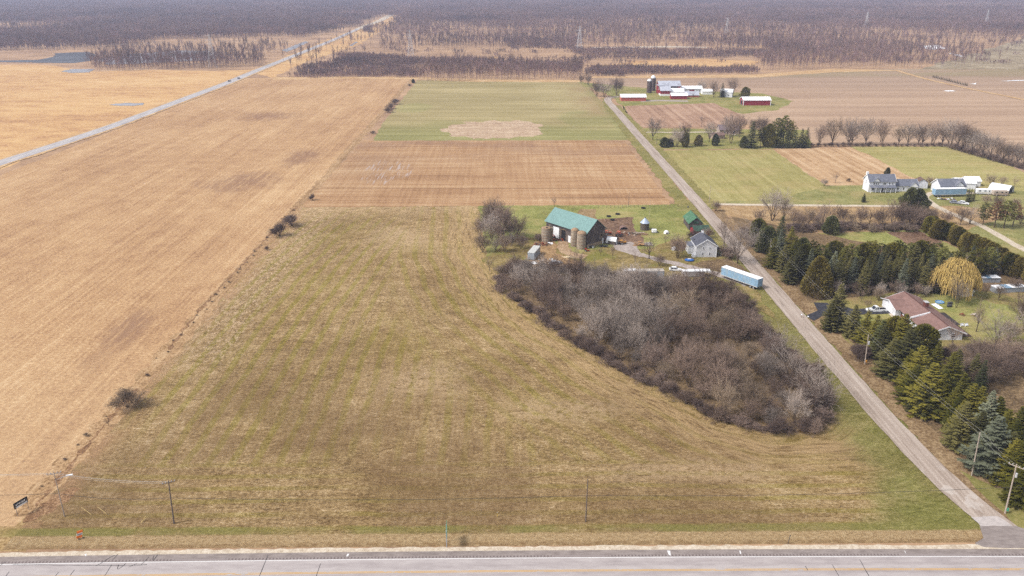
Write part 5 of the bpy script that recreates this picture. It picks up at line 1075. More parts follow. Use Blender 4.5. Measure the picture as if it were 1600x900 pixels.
ms = gable('machine_shed', 'long crimson machine shed with a white roof in the ploughed field', 'shed', 204.5, 654.0, RAD(0), 22, 10.5, 4.2, 6.2, RED, WROOF, .4, endm=WHITE, doors=[('L', 0, .05, 4.4, 3.4, WHITE, DARKIN)])
for u in (-10.95, 10.95): boxpart('corner_board', WHITE, ms, u, -5.2, 2.05, .5, .3, 4.1)
gable('house', 'white house half hidden behind the spruce at the red farm', 'house', *g(1135, 151), RAD(-20), 10, 8, 4.4, 6.6, WHSID, WHITE, .4, wins=[('F', -2, 1.2, .9, 1.1), ('F', 2, 1.2, .9, 1.1)])
gable('outbuilding', 'small white outbuilding between the dairy building and the farm trees', 'outbuilding', *g(1104, 147), RAD(0), 9, 6, 2.8, 4.4, WHITE, WROOF, .4)
gable('house', 'tan house with a dark roof half hidden by bare trees near the disked plot', 'house', *g(1137, 208), RAD(0), 13, 8, 3.0, 5.6, plain('tan siding', A(196, 176, 164), .8), plain('mauve shingles', A(134, 118, 122), .9), .5, wins=[('F', -3, 1, 1.2, 1.1), ('F', 3, 1, 1.2, 1.1)])
gable('garage', 'low pale garage before the tan house', 'garage', *g(1120, 216), RAD(10), 8, 6, 2.4, 3.6, plain('beige siding', A(190, 168, 150), .8), plain('brown roof', A(140, 112, 104), .9), .4)
gable('barn', 'tiny far barn beside the road where it enters the woods', 'barn', *g(662, 3), RAD(0), 18, 10, 6, 9, WHITE, WROOF, .4)

# ------------------------------------------------------------------ trailers and vehicles
def wheel(root, x, y, r=.5, w=.3, rim=True, name='wheel'):
    o = MB().tube((x, y - w/2, r), (x, y + w/2, r), r, n=16).build(name, TIRE, root)
    if rim: MB().tube((x, y - w/2 - .01, r), (x, y + w/2 + .01, r), r*.5, n=12).build('rim', CHROME, o)
    return o
def semi(label, x, y, rz, L, mat, H0=1.15, H1=3.95, W=2.6, roof=WHITE, wh=True, group=None, cat='trailer', name='box_trailer', skirt=False):
    o = thing(name, label, cat, x, y, rz, group); boxpart('body', mat, o, 0, 0, (H0+H1)/2, L, W, H1-H0); boxpart('roof', roof, o, 0, 0, H1 + .04, L + .06, W + .06, .07)
    rl = MB()
    for sy in (-1, 1): rl.box(0, sy*(W/2 + .02), H0 + .05, L, .08, .22); rl.box(0, sy*(W/2 + .015), H1 - .08, L, .06, .14)
    rl.build('rail', CHROME, o)
    if wh:
        for dx in (0, 1.3):
            for sy in (-1, 1): wheel(o, -L/2 + 1.6 + dx, sy*(W/2 - .3))
        boxpart('bogie', STEEL, o, -L/2 + 2.2, 0, .9, 3.4, 1.2, .4)
        for sy in (-1, 1): boxpart('landing_leg', STEEL, o, L/2 - 2.6, sy*.7, .58, .15, .15, 1.16)
    dr = MB()
    for sy in (-1, 1): dr.box(-L/2 - .03, sy*W*.245, (H0+H1)/2, .06, W*.47, H1 - H0 - .2)
    dr.build('door', mat, o); return o
semi('long light blue semi trailer parked on the bank beside the country lane', 79.9, 249.7, RAD(125.6), 15.2, LBLUE)
semi('light blue and white semi trailer parked before the second garage', 209.5, 362.6, RAD(4), 15.2, LBLUE)
semi('dull silver box trailer half hidden behind the thicket', 49.9, 254.6, RAD(2), 9.4, SILV, .7, 3.1, 2.5, plain('weathered pale roof', A(206, 196, 186), .8))
wt_ = semi('white roofed stock trailer beside the farm gravel drive', 65.2, 256.6, RAD(0), 7.4, plain('stock trailer slats', A(186, 178, 178), .8, .2, 4), .5, 2.2, 2.3, WHITE, name='stock_trailer'); boxpart('gooseneck', WHITE, wt_, 4.6, 0, 2.1, 2.4, 2.2, .5)
semi('old grey box truck body standing in the junk yard', 11.2, 277.6, RAD(-107), 8.8, SILV, .5, 3.0, 2.5, plain('pale roof sheet', A(216, 216, 212), .7), name='truck_body', wh=False)
def van(label, px, py, rz, L, W, Hh, mat, name, cat, stripe=None, zone=None):
    x, y = zone or g(px, py); o = thing(name, label, cat, x, y, rz); m = MB(); m.box(0, 0, .45 + Hh/2, L, W, Hh, 0, 0, .18); m.build('body', mat, o)
    for u, w in ((-L*.3, .9), (L*.05, .9), (L*.32, .7)):
        for sy in (-1, 1): boxpart('window', GLASS, o, u, sy*(W/2 + .01), .45 + Hh*.66, w, .04, Hh*.25)
    boxpart('windscreen', GLASS, o, L/2 + .01, 0, .45 + Hh*.66, .04, W*.7, Hh*.25)
    for dx in (-.28, .3):
        for sy in (-1, 1): wheel(o, dx*L, sy*(W/2 - .14), .38, .24)
    if stripe: boxpart('stripe', stripe, o, 0, 0, .45 + Hh*.3, L*.98, W + .03, .18)
    return o
TANP = plain('tan paint', A(206, 190, 176), .6)
van('white camper trailer with tan stripe before the hoop greenhouse', 0, 0, RAD(-6), 7, 2.4, 2.2, WHITE, 'camper', 'camper', TANP, (228.0, 366.5)); van('beige camper right behind the white striped one', 0, 0, RAD(-3), 7, 2.4, 2.1, TANP, 'camper', 'camper', RUST, (234.5, 364.0))
van('small white camper at the left end of the silver box trailer', 985, 430, RAD(10), 4.4, 2.1, 1.7, WHITE, 'camper', 'camper')
def car(label, x, y, rz, mat, L=4.6, W=1.85, name='car', cat='car', pick=False, glass=GLASS):
    o = thing(name, label, cat, x, y, rz); h = .95 if pick else .8; h1 = 1.75 if pick else 1.42; q = L/2
    lo = MB(); pf = [(-q, .38), (q - .1, .38), (q, .62), (q - .15, h - .06), (q*.42, h + .04), (-q*.98, h), (-q, h - .2)]; lo.prism(pf, -W/2, W/2)
    cb_ = MB()
    cf, cr = (q*.42, -q*.12) if pick else (q*.42, -q*.8); w1 = W*.46; w2 = W*.38
    v = [(cf, -w1, h), (cf, w1, h), (cr, w1, h), (cr, -w1, h), (cf - .65, -w2, h1), (cf - .65, w2, h1), (cr + (.12 if pick else .55), w2, h1), (cr + (.12 if pick else .55), -w2, h1)]
    cb_.v = v; cb_.f = [(0, 1, 5, 4), (1, 2, 6, 5), (2, 3, 7, 6), (3, 0, 4, 7)]; cb_.build('window', glass, o); rf = MB(); rf.box((v[4][0] + v[6][0])/2, 0, h1 + .02, v[4][0] - v[6][0] + .06, w2*2 + .06, .06); rf.build('roof', mat, o)
    for a, b, c2, d in ((0, 4, 0, 0), (1, 5, 0, 0), (2, 6, 0, 0), (3, 7, 0, 0)): MB().tube(v[a], v[b], .06, n=4).build('pillar', mat, o)
    for sy in (-1, 1): xx = (cf + cr)/2 - .1; MB().tube((xx, sy*w1, h), (xx, sy*w2, h1), .06, n=4).build('pillar', mat, o)
    lo.build('body', mat, o)
    if pick: boxpart('cargo_bed', DARKIN, o, -q*.57, 0, h + .012, q*.76, W*.78, .03)
    for dx in (-q*.62, q*.64):
        for sy in (-1, 1): wheel(o, dx, sy*(W/2 - .08), .4 if pick else .33, .24)
    for sy in (-1, 1): boxpart('headlight', CHROME, o, q - .04, sy*W*.36, .66, .1, .3, .16); boxpart('tail_light', plain('red lens', (.3, .02, .02, 1), .4), o, -q, sy*W*.42, .7, .06, .16, .25)
    boxpart('bumper', CHROME, o, q, 0, .45, .14, W*.96, .16); return o
CARW = plain('white car paint', (.75, .76, .78, 1), .3, .03, 1, .5); CARG = plain('dull grey car paint', A(166, 168, 176), .5, .15)
car('white crew cab pickup truck on the black driveway', 114.9, 225.0, RAD(184), CARW, 6.0, 2.0, 'pickup_truck', 'pickup truck', True)
car('dark car on the far country road, the one behind', -270.7, 812, RAD(91), plain('black car paint', (.02, .02, .025, 1), .3, .05, 1, .5)); car('dark blue car on the far country road, the one in front', -268.9, 836, RAD(91), plain('navy car paint', (.02, .025, .05, 1), .3, .05, 1, .5))
x, y = g(868, 413); car('old silver white van body lying in the junk yard', x, y, RAD(25), plain('chalky white paint', A(214, 216, 222), .7, .12), 4.9, 2.1, 'abandoned_car', 'abandoned car')
x, y = g(1055, 423); car('white abandoned car under trees between the two trailers', x, y, RAD(-12), CARW, 4.4, 1.8, 'abandoned_car', 'abandoned car')
x, y = g(1070, 458); car('pale green white wreck hidden in the thicket edge', x, y, RAD(-8), plain('mint white paint', A(222, 232, 222), .7, .1), 4.2, 1.8, 'abandoned_car', 'abandoned car')
for (px, py, lb) in ((1492, 318, 'grey car beside the pale driveway below the blue trailer'), (1505, 319, 'white car beside the grey one on the pale driveway')):
    x, y = g(px, py); car(lb, x, y, RAD(-30), CARG if px < 1500 else CARW)
# blue covered boat on the lawn
x, y = g(1077, 408); bl = thing('covered_boat', 'small boat under a bright blue tarp before the grey farmhouse', 'boat', x, y, RAD(-6)); BLUE = plain('blue tarp', (.02, .11, .38, 1), .5, .15, 3)
MB().lathe(0, 0, [(.9, 0), (1.25, .35), (1.3, .6), (.95, .8), (.2, .85)], 16).build('tarp', BLUE, bl); bl.scale = (1.35, .95, 1); boxpart('window', WHITE, bl, 0, -.1, .92, .8, .5, .2, .4)
# farm machines and junk
ORG = plain('orange red paint', A(204, 104, 74), .6, .2); YEL = plain('yellow machine paint', A(224, 160, 62), .6, .15)
def tractor(label, px, py, rz, mat, s_=1.0):
    x, y = g(px, py); o = thing('tractor', label, 'tractor', x, y, rz); o.scale = (s_,)*3
    boxpart('hood', mat, o, .9, 0, 1.15, 1.8, .7, .7, bev=.06); boxpart('chassis', STEEL, o, .1, 0, .75, 3.2, .4, .4); boxpart('seat', STEEL, o, -.9, 0, 1.3, .5, .5, .15); boxpart('fender', mat, o, -1.0, -.75, 1.5, 1.3, .35, .1); boxpart('fender', mat, o, -1.0, .75, 1.5, 1.3, .35, .1)
    for sy in (-1, 1): wheel(o, -1.0, sy*.85, .78, .4); wheel(o, 1.45, sy*.7, .42, .22)
    boxpart('canopy', mat, o, -.8, 0, 2.25, 1.4, 1.3, .08)
    for sy in (-1, 1): boxpart('canopy_post', STEEL, o, -1.3, sy*.55, 1.85, .07, .07, .8)
    return o
tractor('faded red tractor on the mud behind the barn', 967, 369, RAD(70), ORG); tractor('orange machine against the far corner of the barn', 950, 367, RAD(10), ORG, .8); tractor('yellow tractor beside the little shed', 973, 382, RAD(20), YEL, .8)
tractor('small orange tractor before the barn doors', 880, 374.5, RAD(150), ORG, .55); tractor('dark red tractor below the single silo end of the barn', 866, 372.5, RAD(20), plain('dark red paint', A(150, 56, 44), .6), .65); tractor('little red mower near the concrete silos', 917, 393, RAD(0), plain('bright red paint', A(206, 66, 44), .5), .5)
def pile(name, label, cat, px, py, n, sx, sy, sz, mats, spread, hmax=.6, rzr=.5):
    x, y = g(px, py); o = thing(name, label, cat, x, y); mbs = [MB() for _ in mats]
    for i in range(n): mbs[i % len(mats)].box(R.uniform(-1, 1)*spread[0], R.uniform(-1, 1)*spread[1], .12 + R.random()*hmax, sx*R.uniform(.5, 1.2), sy*R.uniform(.6, 1.3), sz*R.uniform(.6, 1.3), R.uniform(-rzr, rzr), R.uniform(-.15, .15))
    for q, mt in zip(mbs, mats): q.build('heap', mt, o)
    return o
pile('lumber_pile', 'long stack of pale lumber below the corn crib', 'lumber pile', 998, 366, 22, 4.2, .25, .15, [TANP, WOOD], (.6, .9), .7, .08); pile('lumber_pile', 'brown lumber heap beside the pale stack', 'lumber pile', 1006, 367, 18, 2.2, .3, .2, [WOOD], (.8, .9), .6, .2)
pile('pallet_pile', 'heap of orange brown pallets at the end of the gravel pad', 'pallet pile', 998, 383, 34, 1.5, .9, .14, [WOOD, plain('orange wood', A(196, 150, 104), .9)], (1.8, 1.6), .9, .6); pile('lumber_pile', 'grey white boards beside the pallet heap', 'lumber pile', 1013, 383, 16, 3.2, .3, .12, [CHROME, TANP], (.8, 1.4), .4, .1)
pile('junk_heap', 'brown scrap heap before the single silo', 'junk heap', 848, 383, 46, .8, .5, .25, [RUST, WOOD, STEEL], (3.2, 1.6), .5, 3); pile('junk_heap', 'assorted junk against the barn wall by the single silo', 'junk heap', 860, 371, 26, .6, .5, .4, [WHITE, STEEL, RUST], (1.6, .8), .8, 3)
pile('junk_heap', 'white bags and sheets at the end of the grey truck body', 'junk heap', 831, 412, 26, 1.1, .8, .3, [WHITE, TANP], (1.6, 1.1), .7, 3); pile('junk_heap', 'dark junk beside the barn foundation and silos', 'junk heap', 923, 387, 18, .5, .4, .4, [STEEL, WHITE], (1.2, .6), .6, 3)
pile('board_heap', 'pale yellow boards lying on the worn yard', 'board heap', 884, 402, 14, 1.8, .4, .06, [plain('cream boards', A(250, 226, 186), .8)], (1.2, .7), .08, .8); pile('board_heap', 'thin cream boards right of the yellow ones', 'board heap', 896, 402.5, 8, 1.6, .25, .05, [plain('cream planks', A(236, 216, 176), .8)], (1.0, .4), .06, .4)
pile('board_heap', 'white broken panel between the scrap heap and the track', 'board heap', 859, 381, 6, 1.9, .7, .06, [WHITE], (.5, .5), .15, .9); pile('junk_heap', 'rusty machinery parts along the wall of the barn near its doors', 'junk heap', 874, 376, 22, .7, .5, .4, [RUST, STEEL, ORG], (2.2, .7), .7, 3); pile('junk_heap', 'dark tyres and scrap by the little white patched shed', 'junk heap', 943, 386, 20, .5, .5, .3, [STEEL, TIRE], (1.6, .7), .5, 3)
pile('junk_heap', 'scattered white and brown scrap beside the old van body', 'junk heap', 851, 406, 18, .6, .4, .15, [WHITE, WOOD, STEEL], (3.0, 2.0), .12, 3); pile('lumber_pile', 'short stacked logs behind the grey farmhouse wing', 'lumber pile', 1068, 388, 20, 1.4, .25, .25, [WOOD, STEEL], (1.2, .8), .6, .2)
pile('junk_heap', 'mixed scrap on the mud yard near the red tractor', 'junk heap', 981, 366, 26, .7, .5, .3, [RUST, STEEL, TANP], (3.4, 2.2), .3, 3); pile('junk_heap', 'odds and ends beside the gravel near the pale driveway cars', 'junk heap', 1478, 312, 22, .9, .6, .3, [RUST, WHITE, STEEL], (4, 1.6), .3, 3)
pile('junk_heap', 'pale scrap sheets scattered below the silver trailer', 'junk heap', 1105, 433, 8, .7, .4, .1, [TANP, STEEL], (1.5, .6), .1, 2)
def hut(px, py, rz, lb):
    x, y = g(px, py); o = thing('calf_hut', lb, 'hut', x, y, rz); P = [(1.6*math.cos(PI*k/8), 1.3*math.sin(PI*k/8)) for k in range(9)]; m = MB()
    for k in range(8): (a, b), (c_, d) = P[k], P[k+1]; m.quad((a, -1.3, b), (a, 1.3, b), (c_, 1.3, d), (c_, -1.3, d))
    m.build('roof', plain('brown sheet metal', A(142, 112, 102), .8), o); m = MB(); m.v = [(a*.9, -1.1, b*.92) for a, b in P]; m.f = [tuple(range(9))]; m.build('doorway', DARKIN, o)
hut(974, 358, 0, 'low brown arched hut on the mud yard')
def dome(px, py, lb, r, rz=0):
    x, y = g(px, py); o = thing('calf_hut', lb, 'calf hut', x, y, rz); MB().lathe(0, 0, [(r, 0), (r*.98, .6), (r*.8, 1.15), (r*.4, 1.45), (.08, 1.5)], 18).build('shell', WHITE, o, True); boxpart('doorway', DARKIN, o, 0, -r*.93, .5, .55, .2, .8)
dome(1041, 365.5, 'round white calf hut with a dark doorway in the pasture', 1.05); dome(1053, 391, 'white dome hut on the lawn left of the grey farmhouse', .95, .5)
x, y = g(1022, 364); o = thing('water_tank', 'boxy white tank with a black wheel beside the corn crib', 'tank', x, y); boxpart('tank', WHITE, o, 0, 0, .95, 1.9, 1.3, 1.3, bev=.15); wheel(o, 1.4, 0, .4, .3); boxpart('skid', STEEL, o, 0, 0, .15, 2.0, 1.2, .3)
for (px, py, lb) in ((951, 339, 'black round trough at the pasture corner'), (957, 344.5, 'black trough on the mud behind the barn'), (965, 335.5, 'small black tub in the pasture'), (1005, 326, 'dark hay ring in the far pasture')):
    x, y = g(px, py); o = thing('trough', lb, 'trough', x, y); MB().lathe(0, 0, [(.95, 0), (1.0, .55), (.85, .55), (.8, .2)], 16).build('tub', TIRE, o); MB().lathe(0, 0, [(.8, .3), (.1, .32)], 12).build('water', DARKIN, o)
# back lawn furniture
def table(px, py, lb, mat, s_=1):
    x, y = g(px, py); o = thing('picnic_table', lb, 'picnic table', x, y, R.random()); o.scale = (s_,)*3; boxpart('table_top', mat, o, 0, 0, .74, 1.8, .75, .06)
    for sy in (-1, 1): boxpart('bench', mat, o, 0, sy*.75, .44, 1.8, .28, .05)
    for sx in (-1, 1): boxpart('leg', WOOD, o, sx*.65, 0, .36, .1, 1.4, .1); boxpart('leg', WOOD, o, sx*.65, 0, .4, .1, .1, .72)
table(1522, 494, 'pale picnic table on the back lawn', TANP); table(1503, 493, 'brown weathered picnic table on the back lawn', RUST, .8)
for px, py, lb in ((1503, 510, 'white garden bench behind the ranch gable'), (1510, 510, 'second white garden bench behind the ranch gable, farther from the house')):
    x, y = g(px, py); o = thing('garden_bench', lb, 'bench', x, y, .2); boxpart('seat', WHITE, o, 0, 0, .42, 1.1, .45, .07); boxpart('backrest', WHITE, o, 0, .22, .7, 1.1, .06, .5)
    for sx in (-1, 1): boxpart('leg', WHITE, o, sx*.45, 0, .2, .07, .4, .4)
x, y = g(1468, 473); o = thing('paddling_pool', 'light blue round paddling pool behind the ranch house', 'pool', x, y); MB().lathe(0, 0, [(1.3, 0), (1.35, .4), (1.2, .4), (1.15, .15)], 20).build('rim', plain('pool blue', A(110, 170, 226), .5), o); MB().lathe(0, 0, [(1.14, .2), (.1, .21)], 16).build('water', LBLUE, o)
for px, py, lb in ((1484, 476, 'dark covered grill on the back lawn, upper one'), (1483, 480, 'dark covered grill on the back lawn, lower one')):
    x, y = g(px, py); o = thing('grill', lb, 'grill', x, y, .2); boxpart('cover', STEEL, o, 0, 0, .6, 1.7, .7, .6, bev=.12); boxpart('base', STEEL, o, 0, 0, .15, 1.4, .5, .3)

# ------------------------------------------------------------------ poles, wires, signs
POLE = plain('pale weathered pole', A(196, 180, 166), .9, .15, 3); POLED = plain('dark grey pole', A(124, 112, 106), .9, .15, 3); INS = plain('grey porcelain', A(200, 202, 208), .4)
def pole(label, px, py, h, lean=(0, 0), arm=None, mat=POLE, xf=False, lamp=False, r=.17, box=None, arm_rot=0, zarm=.45):
    x, y = g(px, py); o = thing('utility_pole', label, 'utility pole', x, y); o.rotation_euler = (RAD(lean[0]), RAD(lean[1]), 0)
    MB().tube((0, 0, -.2), (0, 0, h), r, r*.62, 10).build('pole', mat, o)
    if arm:
        a = MB(); dx, dy = math.cos(arm_rot)*arm/2, math.sin(arm_rot)*arm/2; a.tube((-dx, -dy, h - zarm), (dx, dy, h - zarm), .08, n=6); cr = a.build('crossarm', mat, o)
        for t in (-.95, -.45, .45, .95): MB().lathe(dx*t, dy*t, [(.05, h - zarm + .05), (.09, h - zarm + .2), (.05, h - zarm + .34)], 8).build('insulator', INS, cr)
    if xf: MB().lathe(.38, 0, [(.2, h - 2.9), (.26, h - 2.8), (.26, h - 2.0), (.1, h - 1.9)], 12).build('transformer', CHROME, o)
    if lamp: q = MB().tube((0, 0, h - 1.8), (1.9, .6, h - 1.3), .05, n=6).build('lamp_arm', CHROME, o); boxpart('lamp_head', WHITE, q, 2.3, .75, h - 1.28, 1.1, .34, .16, .3)
    if box: boxpart('box', box, o, .25, -.1, 1.1, .35, .4, .6)
    return (x, y, h)
p1 = pole('leaning grey utility pole with a street lamp above the dead weeds at the field corner', 101, 807, 10.1, arm=2.4, mat=POLE, lamp=True, arm_rot=.4, r=.11)
p2 = pole('dark utility pole with a crossarm between the two yellow stakes and the green highway sign', 272, 818, 9.6, lean=(0, 2.5), arm=2.2, mat=POLED, arm_rot=.5, r=.15)
p3 = pole('single grey utility pole standing by the ditch in the middle of the highway frontage', 915, 815, 9.6, lean=(0, .6), mat=POLED, r=.13); 
p4 = pole('pale utility pole with crossarm and green box at the corner of the lane and highway', 1570, 803, 11.2, lean=(0, -1.5), arm=2.6, arm_rot=-.9, box=plain('green marker', A(80, 170, 140), .6), xf=True, r=.17)
p5 = pole('tall plain pale pole in front of the blue grey spruce beside the lane', 1518, 744, 10.5, lean=(0, -2.5), r=.14)
p6 = pole('pale pole with transformer and orange marker before the ranch conifers', 1351, 570, 8.8, lean=(0, -2.5), xf=True, box=YEL, r=.15)
p7 = pole('pale leaning pole beside the conifer row north of the driveway', 1200, 415, 9.6, xf=True, r=.15)
p8 = pole('small utility pole beside the mouth of the farm lane', 1108, 317, 8, r=.12); p9 = pole('dark pole at the corner of the pasture fence', 982, 323, 6.5, r=.12, mat=POLED); p10 = pole('thin pole on the front lawn near the round evergreens', 1026, 226, 8, r=.12, mat=POLED)
pole('slender pole standing in the pasture behind the corn crib', 1014.5, 341, 8, r=.07)
WIRE = plain('wire', (.05, .045, .04, 1), .7); WIREL = plain('bright wire', (.4, .38, .36, 1), .5)
def wire(label, pts, sag, r, mat, group):
    m = MB()
    for (a, b) in zip(pts, pts[1:]):
        a, b = Vector(a), Vector(b); q = a
        for k in range(1, 17):
            t = k/16; p = a.lerp(b, t) - Vector((0, 0, sag*4*t*(1 - t))); m.tube(q, p, r, n=4, cap=False); q = p
    return tag(m.build('overhead_wire', mat), label, 'wire', group)
q1, q2 = (p1[0], p1[1], 0), (p2[0], p2[1], 0)
wire('long dark cable sagging along the poles in front of the hay field', [(-220, 125.8, 5.4), (p1[0], p1[1], 5.2), (p2[0], p2[1], 5.8), (p3[0], p3[1], 5.9), (p4[0] - .3, p4[1], 6.1), (200, 125, 6)], .7, .035, WIRE, 'wires along the highway')
for dy, z in ((-.5, 9.6), (0, 9.7), (.5, 9.6)): wire('thin pale wire between the lamp pole and the dark crossarm pole', [(-220, 125.8 + dy, 9.7), (p1[0] + dy, p1[1] + dy*.4, z), (p2[0] + dy + .4, p2[1] + dy*.5, z - .4)], .55, .016, WIREL, 'wires along the highway')
for dy in (-.5, .5): wire('thin wire following the pale poles up the lane', [(p4[0] + dy, p4[1], 10.6), (p5[0] + dy, p5[1], 10.2), (p6[0] + dy, p6[1], 8.6), (p7[0] + dy, p7[1], 9.3), (p8[0] + dy, p8[1], 7.8)], .6, .012, WIREL, 'wires up the lane')
def tower(px, py, h, label):
    x, y = g(px, py); o = thing('transmission_tower', label, 'pylon', x, y, RAD(10)); m = MB(); b = h*.12; L4 = lambda z: b*(1 - z/h)**1.25*.9 + .55; r = .16; c4 = ((-1, -1), (1, -1), (1, 1), (-1, 1))
    lv = [0, .16, .31, .44, .56, .67, .77, .86, .94, 1]
    for i in range(9):
        z0, z1 = h*lv[i], h*lv[i+1]; a, c_ = L4(z0), L4(z1)
        for k in range(4):
            s0, s1 = c4[k], c4[(k+1) % 4]; m.tube((s0[0]*a, s0[1]*a, z0), (s0[0]*c_, s0[1]*c_, z1), r, n=4, cap=False)
            m.tube((s0[0]*a, s0[1]*a, z0), (s1[0]*c_, s1[1]*c_, z1), r*.6, n=3, cap=False); m.tube((s1[0]*a, s1[1]*a, z0), (s0[0]*c_, s0[1]*c_, z1), r*.6, n=3, cap=False); m.tube((s0[0]*c_, s0[1]*c_, z1), (s1[0]*c_, s1[1]*c_, z1), r*.6, n=3, cap=False)
    GM = plain('galvanised lattice', A(226, 224, 226), .5); m.build('lattice', GM, o)
    for z, w in ((.7, 4.2), (.82, 5.2), (.95, 4.0)):
        a = MB()
        for sx in (-1, 1): a.tube((0, 0, h*z), (sx*w, 0, h*z + .3), .15, n=4); a.tube((0, 0, h*z + 1.4), (sx*w, 0, h*z + .35), .1, n=3)
        a.build('crossarm', GM, o)
TW = []
for px, py, h, lb in ((333, 105, 36, 'nearest lattice pylon at the edge of the golden marsh'), (642, 90, 34, 'lattice pylon in the brush behind the harvested field'), (905, 78, 32, 'lattice pylon behind the wheat field wood'), (1135, 52, 27, 'far lattice pylon above the red farm'), (1352, 48, 34, 'far lattice pylon behind the ploughed field wood'), (1540, 40, 33, 'far lattice pylon toward the snowy meadow')):
    tower(px, py, h, lb); TW.append(g(px, py) + (h,))
for s_ in (-4.4, 4.4): wire('pylon conductor crossing the marsh', [(-900, 830, 28)] + [(a, b + s_, h*.82) for a, b, h in TW], 5, .05, WIREL, 'pylon conductors')
# real estate board
x0, y0 = g(29, 806); x1, y1 = g(44, 797); L = math.hypot(x1-x0, y1-y0) + .6; rz = math.atan2(y1-y0, x1-x0)
o = thing('notice_board', 'black and white notice board on posts at the lower left field corner', 'sign', (x0+x1)/2, (y0+y1)/2, rz); BLK = plain('sign black', (.015, .02, .025, 1), .6); PW = plain('sign white', (.8, .8, .8, 1), .6, .03)
for u in (-L/2 + .15, L/2 - .15): MB().tube((u, 0, -.1), (u, 0, 2.6), .06, n=8).build('post', POLE, o)
boxpart('panel', BLK, o, 0, 0, 2.35, L + .2, .08, 1.25); boxpart('band', PW, o, .1, -.05, 1.92, L*.86, .04, .3); lt = MB()
for k, w in enumerate((.22, .1, .16, .2, .12, .2, .16, .22)): lt.box(-L*.36 + k*L*.095, -.05, 2.42 + (.05 if k % 3 else 0), w*.8, .03, .42 if k % 2 else .3)
lt.build('lettering', PW, o)
# orange work sign, green highway sign, marker posts, stakes
x, y = g(126, 842); o = thing('work_sign', 'orange and white striped road work sign leaning on the grass bank', 'sign', x, y, RAD(35)); OR = plain('signal orange', (.85, .2, .03, 1), .5, .03)
for z, mt, nm in ((.55, OR, 'lower_panel'), (1.05, PW, 'middle_panel'), (1.55, OR, 'upper_panel')): boxpart(nm, mt, o, (z - 1.05)*.25, 0, z, .95, .06, .48)
lt = MB()
for k in range(4): lt.box(-.28 + k*.19, -.04, 1.05, .12, .02, .24)
lt.build('lettering', BLK, o)
for u in (-.35, .35): boxpart('leg', STEEL, o, u, .1, .2, .06, .5, .4)
x, y = g(698, 852); o = thing('highway_sign', 'green highway sign seen edge on between the two roadside poles', 'sign', x, y, RAD(4)); GRN = plain('highway green', A(60, 160, 120), .5, .04)
for v in (-.9, .9): boxpart('post', CHROME, o, 0, v, 1.9, .16, .1, 4.0)
boxpart('panel', GRN, o, .12, 0, 3.5, .06, 3.0, 1.7); br = MB(); br.box(.155, 0, 4.3, .02, 2.9, .06); br.box(.155, 0, 2.7, .02, 2.9, .06); br.build('border', PW, o)
x, y = g(1231, 850); o = thing('delineator_post', 'short dark post on the straw bank near the lane corner', 'post', x, y); o.rotation_euler = (0, RAD(6), 0); boxpart('post', STEEL, o, 0, 0, .9, .09, .06, 2.0); boxpart('cap', STEEL, o, 0, 0, 1.94, .16, .08, .12)
x, y = g(777, 808); o = thing('marker_post', 'thin yellow marker post in the ditch grass', 'post', x, y); boxpart('post', plain('yellow plastic', A(240, 200, 40), .5), o, 0, 0, .5, .08, .08, 1.1); boxpart('cap', WHITE, o, 0, 0, 1.1, .09, .09, .12)
for a, b, lb in (((128, 795), (143, 806), 'yellow wooden stick lying in the grass, left of the first pair'), ((153, 794), (166, 804), 'yellow wooden stick lying in the grass, right of the first pair'), ((229, 808), (220, 820), 'pale stick near the dark pole, left of the crossed two'), ((232, 809), (221, 819), 'pale stick near the dark pole, right of the crossed two')):
    A0, B0 = g(*a), g(*b); m = MB(); m.tube((A0[0], A0[1], .35), (B0[0], B0[1], .3), .035, n=5); tag(m.build('stake', plain('yellow stake', A(236, 206, 140), .8)), lb, 'stake')
# pasture fence posts and a mailbox
for i in range(22):
    x, y = g(935 + i*6.2, 325.5 - i*.12); o = tag(MB().tube((x, y, 0), (x, y, 1.3), .07, .06, 6).build('fence_post', POLED), 'wooden fence post along the far edge of the pasture', 'fence post', 'pasture fence posts')
for px, py in ((1252, 497), (1262, 500)):
    x, y = g(px, py); o = thing('mailbox', 'mailbox at the black driveway, %s' % ('lane side' if px < 1260 else 'house side'), 'mailbox', x, y); boxpart('post', WOOD, o, 0, 0, .5, .1, .1, 1.0); boxpart('box', WHITE, o, 0, 0, 1.12, .3, .55, .28, bev=.05)
for px, py in ((1078, 333), (1075, 325)):
    x, y = g(px, py); o = thing('road_marker', 'dark bush stump by the lane verge, %s' % ('nearer the green shed' if py > 330 else 'nearer the field corner'), 'stump', x, y); MB().lathe(0, 0, [(.3, 0), (.35, .5), (.2, .9), (.05, 1.0)], 9).build('stump', STEEL, o)
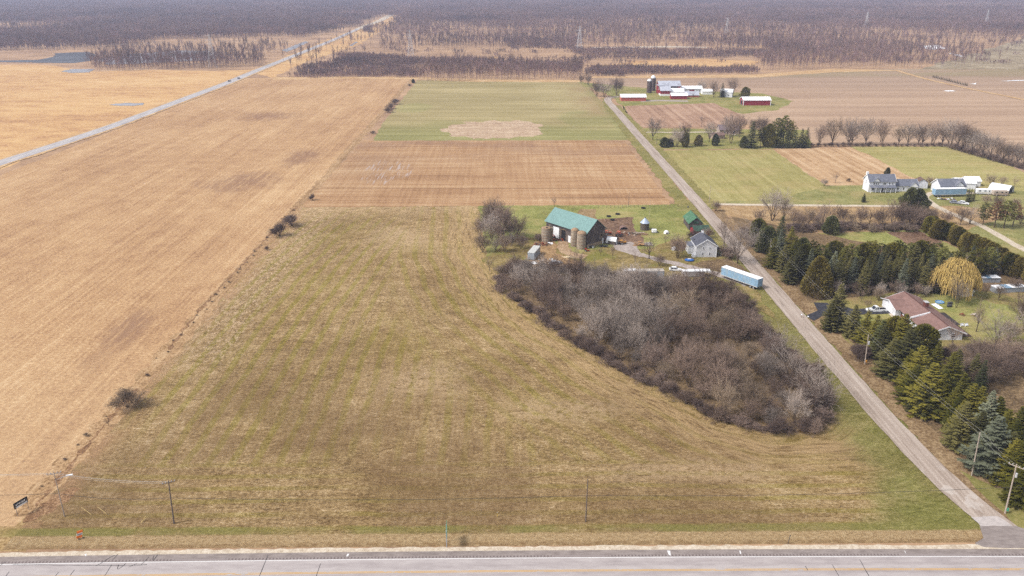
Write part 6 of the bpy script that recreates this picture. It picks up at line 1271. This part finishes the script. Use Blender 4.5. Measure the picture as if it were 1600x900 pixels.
# ------------------------------------------------------------------ light, air, camera
def finish():
    w = bpy.data.worlds.new('World'); sc.world = w; w.use_nodes = True; nt = w.node_tree; bg = nt.nodes['Background']
    el, az = math.radians(48), math.radians(250)      # sun behind thin cloud, from the left and a little behind the camera
    sky = nt.nodes.new('ShaderNodeTexSky'); sky.sky_type = 'NISHITA'; sky.sun_disc = False; sky.sun_elevation = el; sky.sun_rotation = az
    sky.air_density = 1.0; sky.dust_density = 3.0
    hs = nt.nodes.new('ShaderNodeHueSaturation'); hs.inputs['Saturation'].default_value = .3
    nt.links.new(sky.outputs[0], hs.inputs['Color']); nt.links.new(hs.outputs[0], bg.inputs[0]); bg.inputs[1].default_value = .115
    ld = bpy.data.lights.new('sun', 'SUN'); ld.energy = 1.9; ld.angle = math.radians(10); ld.color = (1, .95, .88)
    so = bpy.data.objects.new('sun', ld); COL.objects.link(so)
    d = Vector((math.sin(az)*math.cos(el), math.cos(az)*math.cos(el), math.sin(el)))
    so.rotation_euler = d.to_track_quat('Z', 'Y').to_euler()
    m = MB(); m.box(0, 2350, 60, 9800, 7000, 122); hm = bpy.data.materials.new('haze'); hm.use_nodes = True; nt = hm.node_tree
    nt.nodes.remove(nt.nodes['Principled BSDF']); v = nt.nodes.new('ShaderNodeVolumePrincipled'); v.inputs['Color'].default_value = (.68, .74, 1.0, 1); v.inputs['Density'].default_value = HAZE; v.inputs['Anisotropy'].default_value = .2
    nt.links.new(v.outputs[0], nt.nodes['Material Output'].inputs['Volume'])
    if HAZE > 0: tag(m.build('haze', hm), kind='stuff')
    cd = bpy.data.cameras.new('camera'); cd.sensor_width = 36; cd.lens = 36*F/1600; cd.clip_start = 1; cd.clip_end = 20000
    co = bpy.data.objects.new('camera', cd); COL.objects.link(co); co.location = (0, 0, H); co.rotation_euler = (PI/2 - TH, 0, -PS); sc.camera = co
    sc.view_settings.view_transform = 'Standard'; sc.view_settings.look = 'None'; sc.view_settings.gamma = 1; sc.view_settings.exposure = EXPO
    sc.cycles.volume_bounces = 0; sc.cycles.max_bounces = 5; sc.cycles.diffuse_bounces = 3; sc.cycles.transparent_max_bounces = 8
    sc.cycles.use_denoising = False; sc.cycles.denoising_prefilter = 'NONE'; sc.cycles.denoising_input_passes = 'RGB_ALBEDO_NORMAL'
HAZE, EXPO = .00018, .93
finish()
